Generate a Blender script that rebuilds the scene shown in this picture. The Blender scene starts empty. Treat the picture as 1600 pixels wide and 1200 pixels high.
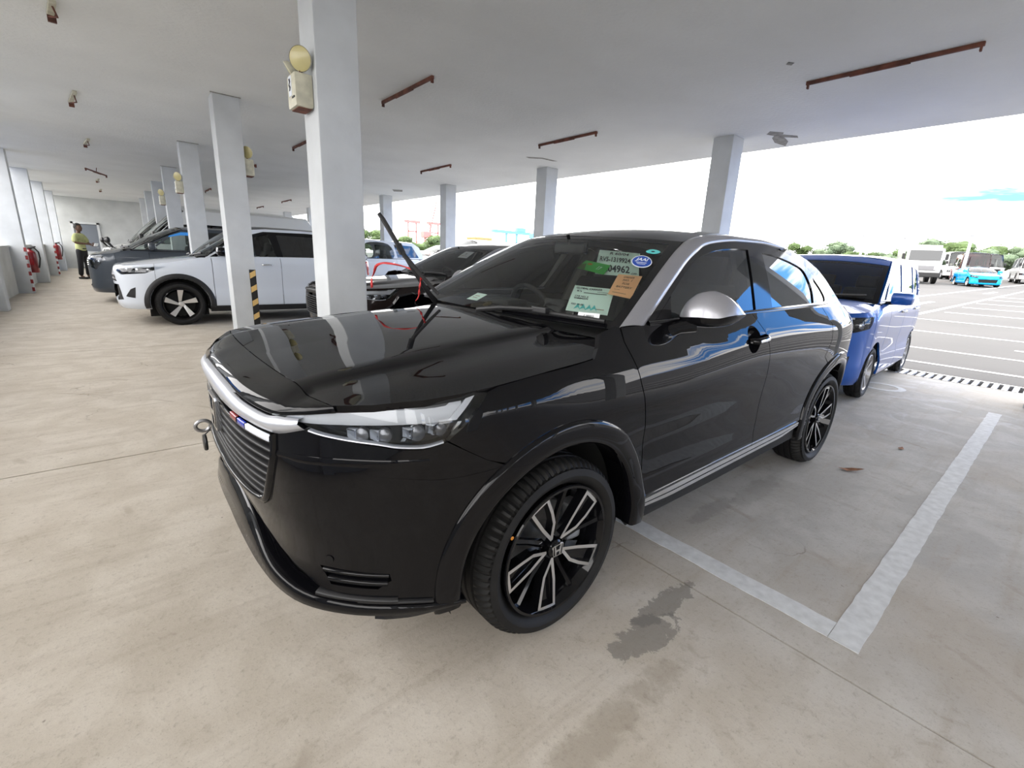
import bpy, bmesh, math, random
import numpy as np
from mathutils import Vector, Matrix
from mathutils.geometry import delaunay_2d_cdt
random.seed(7); np.random.seed(7)
PI = math.pi
scene = bpy.context.scene
COL = scene.collection

# ------------------------------------------------------------------ camera
YAW, PITCH, ROLL = math.radians(49.56371708), math.radians(-14.98084791), math.radians(2.59536968)
EYE = 1.32382
def cam_axes():
    f = Vector((math.cos(PITCH)*math.cos(YAW), math.cos(PITCH)*math.sin(YAW), math.sin(PITCH)))
    r0 = f.cross(Vector((0, 0, 1))).normalized(); u0 = r0.cross(f)
    r = r0*math.cos(ROLL) + u0*math.sin(ROLL); u = -r0*math.sin(ROLL) + u0*math.cos(ROLL)
    return r, u, f
cd = bpy.data.cameras.new('camera'); cam = bpy.data.objects.new('camera', cd); COL.objects.link(cam)
r_, u_, f_ = cam_axes()
cam.matrix_world = Matrix(((r_.x, u_.x, -f_.x, 0), (r_.y, u_.y, -f_.y, 0), (r_.z, u_.z, -f_.z, EYE), (0, 0, 0, 1)))
cd.sensor_width = 36.0; cd.lens = 36.0*723.848/1600.0; cd.clip_end = 2000; cd.clip_start = .02
scene.camera = cam

# ------------------------------------------------------------------ light and exposure
scene.view_settings.view_transform = 'Standard'; scene.view_settings.look = 'None'
scene.view_settings.gamma = 1.0; scene.view_settings.use_curve_mapping = False
scene.view_settings.exposure = 0.42
w = bpy.data.worlds.new('sky'); scene.world = w; w.use_nodes = True
nt = w.node_tree; nt.nodes.clear()
def N(t, **k):
    n = nt.nodes.new(t)
    for a, b in k.items(): setattr(n, a, b)
    return n
L = lambda a, b: nt.links.new(a, b)
tc = N('ShaderNodeTexCoord'); sep = N('ShaderNodeSeparateXYZ'); L(tc.outputs['Generated'], sep.inputs[0])
zz = N('ShaderNodeMath', operation='MAXIMUM'); L(sep.outputs[2], zz.inputs[0]); zz.inputs[1].default_value = 0.0
den = N('ShaderNodeMath', operation='ADD'); L(zz.outputs[0], den.inputs[0]); den.inputs[1].default_value = .22
div = N('ShaderNodeVectorMath', operation='DIVIDE'); L(tc.outputs['Generated'], div.inputs[0])
cmb = N('ShaderNodeCombineXYZ'); [L(den.outputs[0], cmb.inputs[i]) for i in range(3)]; L(cmb.outputs[0], div.inputs[1])
mp = N('ShaderNodeMapping'); mp.inputs['Scale'].default_value = (1.0, .55, .3); mp.inputs['Rotation'].default_value = (0, 0, .5); mp.inputs['Location'].default_value = (3.1, .6, 0)
L(div.outputs[0], mp.inputs[0])
no = N('ShaderNodeTexNoise'); no.inputs['Scale'].default_value = 1.9; no.inputs['Detail'].default_value = 6; no.inputs['Roughness'].default_value = .58; no.inputs['Distortion'].default_value = .35
L(mp.outputs[0], no.inputs['Vector'])
# haze thickens towards the horizon and round the veiled sun
sund = N('ShaderNodeVectorMath', operation='DOT_PRODUCT'); L(tc.outputs['Generated'], sund.inputs[0]); sund.inputs[1].default_value = (-.60, .70, .25)
hz = N('ShaderNodeMapRange'); L(sund.outputs['Value'], hz.inputs[0]); hz.inputs[1].default_value = -.85; hz.inputs[2].default_value = -.05; hz.inputs[3].default_value = -.07; hz.inputs[4].default_value = .30
ad = N('ShaderNodeMath', operation='ADD'); L(no.outputs[0], ad.inputs[0]); L(hz.outputs[0], ad.inputs[1])
hor = N('ShaderNodeMapRange'); L(zz.outputs[0], hor.inputs[0]); hor.inputs[1].default_value = 0; hor.inputs[2].default_value = .12; hor.inputs[3].default_value = .12; hor.inputs[4].default_value = 0
ad2 = N('ShaderNodeMath', operation='ADD'); L(ad.outputs[0], ad2.inputs[0]); L(hor.outputs[0], ad2.inputs[1])
cr = N('ShaderNodeMapRange'); cr.interpolation_type = 'SMOOTHSTEP'; L(ad2.outputs[0], cr.inputs[0]); cr.inputs[1].default_value = .42; cr.inputs[2].default_value = .56
mx = N('ShaderNodeMix', data_type='RGBA'); L(cr.outputs[0], mx.inputs[0])
mx.inputs[6].default_value = (.40, 1.15, 2.8, 1); mx.inputs[7].default_value = (4.25, 4.15, 4.08, 1)
bg = N('ShaderNodeBackground'); L(mx.outputs[2], bg.inputs[0]); bg.inputs[1].default_value = 1.0
out = N('ShaderNodeOutputWorld'); L(bg.outputs[0], out.inputs[0])
# sun behind thin cloud: high, soft
sd = bpy.data.lights.new('sun', 'SUN'); sd.energy = 1.2; sd.angle = math.radians(12); sd.color = (1, .96, .9)
so = bpy.data.objects.new('sun', sd); COL.objects.link(so)
so.rotation_euler = Vector((-.02, .45, 1.0)).to_track_quat('Z', 'Y').to_euler()

# ------------------------------------------------------------------ materials
def mat(name, col, rough=.5, metal=0, coat=0, spec=.5, noise=None, bump=None, emit=None, coat_rough=.03):
    m = bpy.data.materials.new(name); m.use_nodes = True
    t = m.node_tree; b = t.nodes['Principled BSDF']
    b.inputs['Base Color'].default_value = (*col, 1); b.inputs['Roughness'].default_value = rough; b.inputs['Metallic'].default_value = metal
    b.inputs['Coat Weight'].default_value = coat; b.inputs['Coat IOR'].default_value = 1.36; b.inputs['Coat Roughness'].default_value = coat_rough; b.inputs['Specular IOR Level'].default_value = spec
    tcn = t.nodes.new('ShaderNodeTexCoord')
    if noise:
        sc, amt = noise[0], noise[1]
        n = t.nodes.new('ShaderNodeTexNoise'); n.inputs['Scale'].default_value = sc; n.inputs['Detail'].default_value = 5
        t.links.new(tcn.outputs['Object'], n.inputs['Vector'])
        r = t.nodes.new('ShaderNodeValToRGB'); r.color_ramp.elements[0].position = .3; r.color_ramp.elements[1].position = .72
        lo = [c*(1-amt) for c in col] if len(noise) < 3 else noise[2]; hi = [min(1, c*(1+amt*.5)) for c in col]
        r.color_ramp.elements[0].color = (*lo, 1); r.color_ramp.elements[1].color = (*hi, 1)
        t.links.new(n.outputs[0], r.inputs[0]); t.links.new(r.outputs[0], b.inputs['Base Color'])
    if bump:
        n2 = t.nodes.new('ShaderNodeTexNoise'); n2.inputs['Scale'].default_value = bump[0]; n2.inputs['Detail'].default_value = 4
        t.links.new(tcn.outputs['Object'], n2.inputs['Vector'])
        bp = t.nodes.new('ShaderNodeBump'); bp.inputs['Strength'].default_value = bump[1]; bp.inputs['Distance'].default_value = bump[2] if len(bump) > 2 else .01
        t.links.new(n2.outputs[0], bp.inputs['Height']); t.links.new(bp.outputs[0], b.inputs['Normal'])
    if emit:
        b.inputs['Emission Color'].default_value = (*col, 1); b.inputs['Emission Strength'].default_value = emit
    return m
def paint(name, col, flake=.0, metal=0.0, rough=.35):
    m = mat(name, col, rough, metal, coat=1.0, coat_rough=.012, spec=(.5 if metal else .0), noise=(900, flake) if flake else None)
    return m
def glassmat(name, tint, refl=1.0):
    m = bpy.data.materials.new(name); m.use_nodes = True; t = m.node_tree; t.nodes.clear()
    tr = t.nodes.new('ShaderNodeBsdfTransparent'); tr.inputs[0].default_value = (*tint, 1)
    gl = t.nodes.new('ShaderNodeBsdfGlossy'); gl.inputs['Roughness'].default_value = .01; gl.inputs[0].default_value = (.96, .98, 1, 1)
    fr = t.nodes.new('ShaderNodeFresnel'); fr.inputs[0].default_value = 1.62
    mu = t.nodes.new('ShaderNodeMath'); mu.operation = 'MULTIPLY'; mu.inputs[1].default_value = refl
    mi = t.nodes.new('ShaderNodeMixShader'); o = t.nodes.new('ShaderNodeOutputMaterial')
    t.links.new(fr.outputs[0], mu.inputs[0]); t.links.new(mu.outputs[0], mi.inputs[0]); t.links.new(tr.outputs[0], mi.inputs[1]); t.links.new(gl.outputs[0], mi.inputs[2]); t.links.new(mi.outputs[0], o.inputs[0])
    return m
M = {}
M['black_paint'] = paint('black_paint', (.0035, .0035, .0045))
M['brown_paint'] = paint('brown_paint', (.018, .013, .012), .3)
M['white_paint'] = paint('white_paint', (.62, .66, .72))
M['van_white'] = paint('van_white', (.66, .67, .66))
M['grey_paint'] = paint('grey_paint', (.052, .064, .082), .2, .3)
M['blue_paint'] = paint('blue_paint', (.004, .085, .40), .15, .25, .3)
M['cyan_paint'] = paint('cyan_paint', (.01, .34, .75))
M['maroon_paint'] = paint('maroon_paint', (.20, .035, .05))
M['silver_paint'] = paint('silver_paint', (.36, .36, .39), .15, .55, .34)
M['gloss_black'] = mat('gloss_black', (.004, .004, .005), .05, coat=.5, spec=.2)
M['satin_black'] = mat('satin_black', (.012, .012, .013), .42)
M['plastic'] = mat('black_plastic', (.011, .011, .012), .55, bump=(400, .2, .001))
M['under'] = mat('underbody', (.006, .006, .006), .8)
M['rubber'] = mat('tyre_rubber', (.0095, .0092, .009), .6, spec=.3, noise=(14, .35), bump=(260, .25, .001))
M['chrome'] = mat('chrome', (.82, .84, .87), .10, 1.0)
M['satin_chrome'] = mat('satin_chrome', (.56, .58, .63), .36, .6, coat=.4)
M['alloy'] = mat('machined_alloy', (.66, .65, .64), .30, .85)
M['steel'] = mat('steel', (.42, .42, .43), .38, .9)
M['rust'] = mat('rusty_steel', (.16, .055, .035), .75, noise=(9, .6), bump=(60, .3, .004))
M['disc'] = mat('brake_disc', (.34, .35, .36), .32, .9)
M['caliper'] = mat('brake_caliper', (.42, .43, .44), .45, .5)
M['glass_clear'] = glassmat('windscreen_glass', (.90, .94, .92), .85)
M['glass_side'] = glassmat('side_glass', (.74, .80, .77), 1.1)
M['glass_dark'] = glassmat('privacy_glass', (.06, .065, .07), 1.6)
M['lens'] = glassmat('lamp_lens', (.86, .88, .9), .9)
M['lamp_white'] = mat('lamp_white', (.84, .85, .87), .3, .0, coat=.5)
M['lamp_grey'] = mat('lamp_grey', (.20, .20, .21), .2, .6)
M['lamp_red'] = mat('lamp_red', (.35, .01, .015), .12, coat=1)
M['lamp_amber'] = mat('lamp_amber', (.6, .22, .02), .15, coat=1)
M['interior'] = mat('interior_dark', (.022, .022, .023), .7, bump=(300, .3, .001))
M['fabric'] = mat('seat_fabric', (.032, .031, .032), .85, noise=(40, .4))
M['film'] = mat('seat_film', (.34, .34, .33), .18, coat=.6)
M['beige'] = mat('interior_beige', (.30, .28, .24), .7)
M['paper'] = mat('paper_mint', (.70, .86, .78), .8)
M['paper_white'] = mat('paper_white', (.78, .80, .82), .75)
M['paper_orange'] = mat('paper_orange', (.90, .55, .30), .8)
M['tag_green'] = mat('tag_green', (.06, .40, .07), .45)
M['ink'] = mat('ink', (.012, .014, .02), .7)
M['ink_soft'] = mat('ink_faded', (.30, .20, .14), .8)
M['ink_teal'] = mat('ink_teal', (.10, .52, .52), .8)
M['sticker_blue'] = mat('sticker_blue', (.012, .06, .34), .3)
M['sticker_white'] = mat('sticker_white', (.75, .79, .85), .4)
M['tape_blue'] = mat('tape_blue', (.05, .30, .80), .5)
M['red'] = mat('red_enamel', (.22, .012, .016), .3, coat=.5)
M['ribbon'] = mat('red_ribbon', (.55, .03, .03), .6)
M['accent_blue'] = mat('accent_blue', (.01, .03, .35), .25, coat=.6)
M['wall'] = mat('white_wall', (.55, .565, .55), .75, noise=(2.2, .12), bump=(35, .25, .006))
M['column'] = mat('white_column', (.56, .585, .605), .7, noise=(3.0, .10), bump=(30, .25, .005))
M['plaster_grey'] = mat('bare_plaster', (.33, .32, .30), .9, noise=(14, .4))
M['door_grey'] = mat('door_grey', (.17, .19, .22), .6)
M['door_frame'] = mat('door_frame', (.60, .62, .62), .5)
M['yellow'] = mat('hazard_yellow', (.66, .44, .16), .6)
M['hazard_black'] = mat('hazard_black', (.012, .012, .012), .7)
M['hazard_red'] = mat('hazard_red', (.25, .03, .03), .7)
M['cream'] = mat('aged_cream_plastic', (.58, .56, .44), .45, noise=(16, .2))
M['lamp_cream'] = mat('yellowed_lens', (.50, .44, .20), .3, coat=.4)
M['line'] = mat('line_paint', (.60, .615, .63), .7, noise=(22, .16), bump=(60, .3, .002))
M['lot_line'] = mat('lot_line_paint', (.62, .61, .59), .7, noise=(3, .2))
M['bar'] = mat('drain_bar', (.55, .57, .62), .5, .3)
M['pit'] = mat('drain_pit', (.02, .02, .022), .9)
M['leafdry'] = mat('dry_leaf', (.24, .10, .04), .8, noise=(30, .5))
M['skin'] = mat('skin', (.10, .05, .03), .55)
M['shirt'] = mat('lime_shirt', (.44, .47, .22), .85, noise=(6, .25))
M['trousers'] = mat('dark_trousers', (.010, .010, .013), .85)
M['shoe'] = mat('black_shoe', (.008, .008, .008), .5)
M['hair'] = mat('black_hair', (.006, .006, .006), .7)
M['leaf'] = mat('tree_leaves', (.10, .155, .048), .8, noise=(.9, .5, (.045, .075, .022)))
M['leaf2'] = mat('tree_leaves_blueish', (.15, .20, .12), .8, noise=(.9, .45, (.07, .11, .06)))
M['bark'] = mat('bark', (.10, .07, .05), .9)
M['pole'] = mat('white_pole', (.72, .73, .74), .5)
M['crane_red'] = mat('crane_red', (.62, .22, .20), .6)
M['crane_blue'] = mat('crane_blue', (.16, .40, .68), .6)
M['shed'] = mat('shed_yellow', (.55, .42, .20), .8)
M['container'] = mat('blue_container', (.02, .13, .42), .6)
M['hose'] = mat('hose', (.01, .01, .01), .5)

def concrete():
    m = bpy.data.materials.new('concrete_floor'); m.use_nodes = True; t = m.node_tree; b = t.nodes['Principled BSDF']
    n = lambda ty: t.nodes.new(ty); k = t.links.new
    geo = n('ShaderNodeNewGeometry'); sp = n('ShaderNodeSeparateXYZ'); k(geo.outputs['Position'], sp.inputs[0])
    def noise(scale, detail=5, rough=.6, dist=0, vec=None):
        q = n('ShaderNodeTexNoise'); q.inputs['Scale'].default_value = scale; q.inputs['Detail'].default_value = detail; q.inputs['Roughness'].default_value = rough; q.inputs['Distortion'].default_value = dist
        k(vec or geo.outputs['Position'], q.inputs['Vector']); return q.outputs[0]
    def mr(v, a, b_, c=0., d=1., smooth=True):
        q = n('ShaderNodeMapRange'); q.interpolation_type = 'SMOOTHSTEP' if smooth else 'LINEAR'; k(v, q.inputs[0]); q.inputs[1].default_value = a; q.inputs[2].default_value = b_; q.inputs[3].default_value = c; q.inputs[4].default_value = d; return q.outputs[0]
    def mix(f, a, b_, mode='MIX'):
        q = n('ShaderNodeMix'); q.data_type = 'RGBA'; q.blend_type = mode
        if isinstance(f, float): q.inputs[0].default_value = f
        else: k(f, q.inputs[0])
        for i, v in ((6, a), (7, b_)):
            if isinstance(v, tuple): q.inputs[i].default_value = (*v, 1)
            else: k(v, q.inputs[i])
        return q.outputs[2]
    def math_(op, a, b_):
        q = n('ShaderNodeMath'); q.operation = op
        for i, v in ((0, a), (1, b_)):
            if isinstance(v, (int, float)): q.inputs[i].default_value = v
            else: k(v, q.inputs[i])
        return q.outputs[0]
    big = noise(.7, 4, .55, .6); mid = noise(3.2, 6, .62, .4); fine = noise(45, 4, .7); grit = noise(160, 3, .7)
    # the aisle is dusty and beige, the bays are greyer concrete
    dust = mr(math_('ADD', sp.outputs[0], math_('MULTIPLY', mid, .9)), 1.3, 3.0)
    base = mix(dust, (.475, .425, .355), (.37, .36, .345))
    lightc = mix(dust, (.56, .51, .44), (.45, .44, .425))
    c = mix(mr(mid, .38, .66), base, lightc)
    c = mix(mr(big, .50, .70, 0, .5), c, (.40, .345, .275))
    # streaks brushed along the aisle crossing
    mpn = n('ShaderNodeMapping'); mpn.inputs['Scale'].default_value = (.55, 6.0, 1); mpn.inputs['Rotation'].default_value = (0, 0, .18); k(geo.outputs['Position'], mpn.inputs[0])
    st = noise(1.6, 5, .65, .3, mpn.outputs[0])
    c = mix(mr(st, .50, .72, 0, .36), c, (.33, .28, .22))
    c = mix(mr(fine, .52, .75, 0, .40), c, (.23, .20, .16))
    c = mix(mr(noise(12, 6, .75, .6), .54, .72, 0, .38), c, (.27, .225, .175))
    c = mix(mr(grit, .58, .70, 0, .40), c, (.16, .135, .11))
    c = mix(mr(noise(26, 2, .5), .74, .80, 0, .7), c, (.12, .095, .075))
    # one old oil stain beside the front wheel, with its own outline
    def blob(cx, cy, rx, ry, soft, amp):
        dx = math_('DIVIDE', math_('SUBTRACT', sp.outputs[0], cx), rx); dy = math_('DIVIDE', math_('SUBTRACT', sp.outputs[1], cy), ry)
        d = math_('ADD', math_('MULTIPLY', dx, dx), math_('MULTIPLY', dy, dy))
        d = math_('ADD', d, math_('MULTIPLY', math_('SUBTRACT', noise(11, 8, .75, .5), .5), amp))
        return mr(d, 1.0, 1.0-soft, 0, 1)
    s1 = blob(1.54, .785, .20, .05, .22, 5.0); s2 = blob(1.33, .735, .17, .075, .22, 5.0); s3 = blob(.98, .60, .46, .07, .9, 3.0)
    c = mix(math_('MULTIPLY', s1, .62), c, (.15, .14, .13)); c = mix(math_('MULTIPLY', s2, .62), c, (.16, .15, .14)); c = mix(math_('MULTIPLY', s3, .42), c, (.24, .20, .15))
    sp1 = blob(2.45, 1.05, .28, .06, .6, 2.6); sp2 = blob(2.9, 1.0, .4, .09, .7, 3.0)
    c = mix(math_('MULTIPLY', sp1, .35), c, (.17, .16, .15)); c = mix(math_('MULTIPLY', sp2, .3), c, (.20, .19, .17))
    # pale lime bloom and water marks towards the drain
    lb = math_('MULTIPLY', mr(sp.outputs[0], 3.6, 5.2), mr(noise(1.9, 6, .7, 1.2), .57, .66))
    c = mix(math_('MULTIPLY', lb, .40), c, (.55, .57, .60))
    # hairline cracks
    vo = n('ShaderNodeTexVoronoi'); vo.feature = 'DISTANCE_TO_EDGE'; vo.inputs['Scale'].default_value = .42
    wv = n('ShaderNodeVectorMath'); wv.operation = 'ADD'; k(geo.outputs['Position'], wv.inputs[0])
    nz = n('ShaderNodeTexNoise'); nz.inputs['Scale'].default_value = 2.4; nz.inputs['Detail'].default_value = 6; k(geo.outputs['Position'], nz.inputs['Vector']); k(nz.outputs['Color'], wv.inputs[1]); k(wv.outputs[0], vo.inputs['Vector'])
    ck = math_('MULTIPLY', mr(vo.outputs['Distance'], .0012, .004, 1, 0), mr(big, .50, .62, 0, .55))
    c = mix(ck, c, (.14, .115, .09))
    # tyre and scrape arcs
    wvn = n('ShaderNodeTexWave'); wvn.wave_type = 'RINGS'; wvn.rings_direction = 'Z'; wvn.inputs['Scale'].default_value = .55; wvn.inputs['Distortion'].default_value = 3; wvn.inputs['Detail'].default_value = 2
    mp2 = n('ShaderNodeMapping'); mp2.inputs['Location'].default_value = (2.6, -2.4, 0); k(geo.outputs['Position'], mp2.inputs[0]); k(mp2.outputs[0], wvn.inputs['Vector'])
    arc = math_('MULTIPLY', mr(wvn.outputs['Fac'], .985, .999, 0, 1), mr(noise(1.3, 3), .52, .6, 0, .30))
    c = mix(arc, c, (.24, .19, .14))
    k(c, b.inputs['Base Color']); b.inputs['Roughness'].default_value = .72; b.inputs['Specular IOR Level'].default_value = .35
    bm = n('ShaderNodeBump'); bm.inputs['Strength'].default_value = .35; bm.inputs['Distance'].default_value = .006
    k(math_('ADD', math_('MULTIPLY', fine, .6), mid), bm.inputs['Height']); k(bm.outputs[0], b.inputs['Normal'])
    return m
M['concrete'] = concrete()
M['yard'] = mat('pale_yard', (.12, .117, .11), .9, noise=(.4, .2))
M['asphalt'] = mat('lot_asphalt', (.080, .077, .074), .85, noise=(.35, .16), bump=(20, .2, .01))
def ceilmat():
    m = mat('ceiling_paint', (.84, .855, .85), .85, noise=(.9, .06), bump=(26, .55, .012))
    return m
M['ceiling'] = ceilmat()
# ------------------------------------------------------------------ mesh helpers
def link(o, parent=None):
    COL.objects.link(o)
    if parent is not None: o.parent = parent
    return o
def empty(name, loc=(0, 0, 0), rz=0, label=None, cat=None, group=None, parent=None):
    o = bpy.data.objects.new(name, None); o.location = loc; o.rotation_euler = (0, 0, rz); o.empty_display_size = .1
    link(o, parent); return tag(o, label, cat, group)
def tag(o, label=None, cat=None, group=None, kind=None):
    if label: o['label'] = label
    if cat: o['category'] = cat
    if group: o['group'] = group
    if kind: o['kind'] = kind
    return o
def raw(name, V, F, material, parent=None, smooth=False, normals=None, label=None):
    me = bpy.data.meshes.new(name); me.from_pydata([tuple(map(float, v)) for v in V], [], [tuple(int(i) for i in f) for f in F]); me.update()
    mats = material if isinstance(material, (list, tuple)) else [material]
    for m in mats: me.materials.append(M[m] if isinstance(m, str) else m)
    if smooth or normals is not None:
        me.polygons.foreach_set('use_smooth', [True]*len(me.polygons))
    if normals is not None: me.normals_split_custom_set_from_vertices([tuple(map(float, q)) for q in normals])
    o = link(bpy.data.objects.new(name, me), parent)
    if label: o['label'] = label
    return o
class MB:
    """collects boxes, tubes, lathes ... and links them as ONE mesh object"""
    def __init__(s): s.bm = bmesh.new()
    def box(s, c, d, rot=None, bevel=0, taper=None):
        r = bmesh.ops.create_cube(s.bm, size=1); vs = r['verts']
        for v in vs:
            v.co = Vector((v.co.x*d[0], v.co.y*d[1], v.co.z*d[2]))
            if taper and v.co.z > 0: v.co.x *= taper; v.co.y *= taper
        if bevel:
            es = list({e for v in vs for e in v.link_edges})
            rb = bmesh.ops.bevel(s.bm, geom=es, offset=bevel, segments=2, affect='EDGES', profile=.6)
            vs = list({v for f in rb['faces'] for v in f.verts} | {v for v in vs if v.is_valid})
        R = rot.to_matrix() if hasattr(rot, 'to_matrix') else rot
        for v in vs: v.co = (R @ v.co if R is not None else v.co) + Vector(c)
        return s
    def tube(s, pts, r, n=8, caps=True):
        pts = [Vector(p) for p in pts]; rs = r if isinstance(r, (list, tuple)) else [r]*len(pts)
        rings = []; up = None
        for i, p in enumerate(pts):
            t = (pts[min(i+1, len(pts)-1)]-pts[max(i-1, 0)]).normalized()
            if up is None: up = t.orthogonal().normalized()
            else: up = (up - t*up.dot(t)).normalized()
            b = t.cross(up)
            rings.append([s.bm.verts.new(p+(up*math.cos(2*PI*k/n)+b*math.sin(2*PI*k/n))*rs[i]) for k in range(n)])
        for a, b in zip(rings, rings[1:]):
            for k in range(n): s.bm.faces.new((a[k], a[(k+1) % n], b[(k+1) % n], b[k]))
        if caps: s.bm.faces.new(rings[0][::-1]); s.bm.faces.new(rings[-1])
        return s
    def lathe(s, prof, n=32, axis='z', c=(0, 0, 0), closed=False):
        """prof: (radius, height) pairs"""
        rings = []
        for (r, h) in prof:
            ring = []
            for k in range(n):
                a = 2*PI*k/n; x, y = r*math.cos(a), r*math.sin(a)
                p = (x, y, h) if axis == 'z' else ((x, h, y) if axis == 'y' else (h, x, y))
                ring.append(s.bm.verts.new(Vector(p)+Vector(c)))
            rings.append(ring)
        pr = list(zip(rings, rings[1:])) + ([(rings[-1], rings[0])] if closed else [])
        for a, b in pr:
            for k in range(n):
                try: s.bm.faces.new((a[k], a[(k+1) % n], b[(k+1) % n], b[k]))
                except ValueError: pass
        return s
    def prism(s, poly, h0, h1, axis='z'):
        f = {'z': lambda p, h: (p[0], p[1], h), 'y': lambda p, h: (p[0], h, p[1]), 'x': lambda p, h: (h, p[0], p[1])}[axis]
        a = [s.bm.verts.new(f(p, h0)) for p in poly]; b = [s.bm.verts.new(f(p, h1)) for p in poly]; n = len(poly)
        for k in range(n): s.bm.faces.new((a[k], a[(k+1) % n], b[(k+1) % n], b[k]))
        s.bm.faces.new(a[::-1]); s.bm.faces.new(b); return s
    def ico(s, c, r, sub=2, jit=0, sc=(1, 1, 1)):
        q = bmesh.ops.create_icosphere(s.bm, subdivisions=sub, radius=1)
        for v in q['verts']:
            v.co *= 1+random.uniform(-jit, jit); v.co = Vector((v.co.x*r*sc[0], v.co.y*r*sc[1], v.co.z*r*sc[2]))+Vector(c)
        return s
    def build(s, name, material, parent=None, smooth=False, label=None, angle=35):
        bmesh.ops.remove_doubles(s.bm, verts=s.bm.verts, dist=1e-6)
        bmesh.ops.recalc_face_normals(s.bm, faces=s.bm.faces)
        me = bpy.data.meshes.new(name); s.bm.to_mesh(me); s.bm.free()
        me.materials.append(M[material] if isinstance(material, str) else material)
        if smooth:
            me.polygons.foreach_set('use_smooth', [True]*len(me.polygons))
            me.set_sharp_from_angle(angle=math.radians(angle))
        o = link(bpy.data.objects.new(name, me), parent)
        if label: o['label'] = label
        return o
def pchip(x, y):
    """monotone cubic through (x, y); y may be (n,) ; returns vectorised function, linear beyond the ends"""
    x = np.asarray(x, float); y = np.asarray(y, float); h = np.diff(x); d = np.diff(y)/h; m = np.zeros(len(x))
    if len(x) > 2:
        for i in range(1, len(x)-1):
            if d[i-1]*d[i] > 0:
                w1, w2 = 2*h[i]+h[i-1], h[i]+2*h[i-1]; m[i] = (w1+w2)/(w1/d[i-1]+w2/d[i])
    m[0], m[-1] = d[0], d[-1]
    def f(q):
        q = np.asarray(q, float); i = np.clip(np.searchsorted(x, q)-1, 0, len(x)-2); t = (q-x[i])/h[i]; tc_ = np.clip(t, 0, 1)
        a = (1+2*tc_)*(1-tc_)**2*y[i]+tc_*(1-tc_)**2*h[i]*m[i]+tc_**2*(3-2*tc_)*y[i+1]+tc_**2*(tc_-1)*h[i]*m[i+1]
        return a+np.where(t < 0, t*h[i]*m[i], 0)+np.where(t > 1, (t-1)*h[i]*m[i+1], 0)
    return f
def pchip_rows(X, Y, q):
    """row-wise monotone cubic: X, Y (n, k), q (n,)"""
    n, k = X.shape; h = np.diff(X, axis=1); h = np.maximum(h, 1e-6); d = np.diff(Y, axis=1)/h; m = np.zeros_like(X)
    pr = d[:, :-1]*d[:, 1:]; w1 = 2*h[:, 1:]+h[:, :-1]; w2 = h[:, 1:]+2*h[:, :-1]
    with np.errstate(divide='ignore', invalid='ignore'):
        mi = (w1+w2)/(w1/d[:, :-1]+w2/d[:, 1:])
    m[:, 1:-1] = np.where(pr > 0, mi, 0); m[:, 0] = d[:, 0]; m[:, -1] = d[:, -1]
    i = np.clip((X[:, 1:-1] <= q[:, None]).sum(1), 0, k-2); r = np.arange(n)
    t = (q-X[r, i])/h[r, i]; tq = np.clip(t, 0, 1); hh = h[r, i]
    a = (1+2*tq)*(1-tq)**2*Y[r, i]+tq*(1-tq)**2*hh*m[r, i]+tq**2*(3-2*tq)*Y[r, i+1]+tq**2*(tq-1)*hh*m[r, i+1]
    return a+np.where(t < 0, t*hh*m[r, i], 0)+np.where(t > 1, (t-1)*hh*m[r, i+1], 0)
def catmull(P, n=40):
    P = np.asarray(P, float); out = []
    E = np.vstack([[P[1][0], -P[1][1]], P, [P[-2][0], -P[-2][1]]])
    for i in range(1, len(E)-2):
        for t in np.linspace(0, 1, n, endpoint=False):
            a, b, c, d = E[i-1:i+3]; out.append(.5*(2*b+(c-a)*t+(2*a-5*b+4*c-d)*t*t+(-a+3*b-3*c+d)*t**3))
    out.append(P[-1]); return np.array(out)
class Shell:
    """body skin: a half plan curve (front centre to rear centre) swept up, pushed in and out by rails"""
    def __init__(s, plan, sections, ref=(-1.3, 0, .6)):
        s.C = catmull(plan); s.S = np.r_[0, np.cumsum(np.hypot(*np.diff(s.C, axis=0).T))]; s.ref = np.array(ref)
        T = np.gradient(s.C, s.S, axis=0); T /= np.hypot(*T.T)[:, None]; s.Nn = np.stack([-T[:, 1], T[:, 0]], 1)*-1
        if s.Nn[0, 0] < 0: s.Nn *= -1
        s.Nn[0] = (1, 0); s.Nn[-1] = (-1, 0)
        k = [a for a, _ in sections]; s.fz = [pchip(k, [q[i][0] for _, q in sections]) for i in range(len(sections[0][1]))]
        s.fo = [pchip(k, [q[i][1] for _, q in sections]) for i in range(len(sections[0][1]))]
        iw = int(np.argmax(s.C[:, 1])); s.iw = iw
    def sx(s, x):
        """s on the flank for a given x"""
        x = np.asarray(x, float); return np.interp(-x, -s.C[:, 0], s.S)
    def sy(s, y):
        """s on the nose for a given y"""
        return np.interp(y, s.C[:s.iw, 1], s.S[:s.iw])
    def sr(s, y):
        """s on the tail for a given y"""
        return np.interp(-y, -s.C[s.iw:, 1], s.S[s.iw:])
    def off(s, off=0.0):
        def f(a, z):
            a = np.asarray(a, float); z = np.asarray(z, float); sg = np.where(a < 0, -1., 1.); q = np.abs(a)
            Z = np.stack([g(q) for g in s.fz], 1); O = np.stack([g(q) for g in s.fo], 1)
            o = pchip_rows(Z, O, z)+off
            x = np.interp(q, s.S, s.C[:, 0]); y = np.interp(q, s.S, s.C[:, 1]); nx = np.interp(q, s.S, s.Nn[:, 0]); ny = np.interp(q, s.S, s.Nn[:, 1])
            l = np.hypot(nx, ny); nx /= l; ny /= l
            return np.stack([x+nx*o, sg*(y+ny*o), z], 1)
        f.ref = s.ref; return f
    def pt(s, a, z, off=0.0): return s.off(off)(np.array([a]), np.array([z]))[0]
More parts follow.
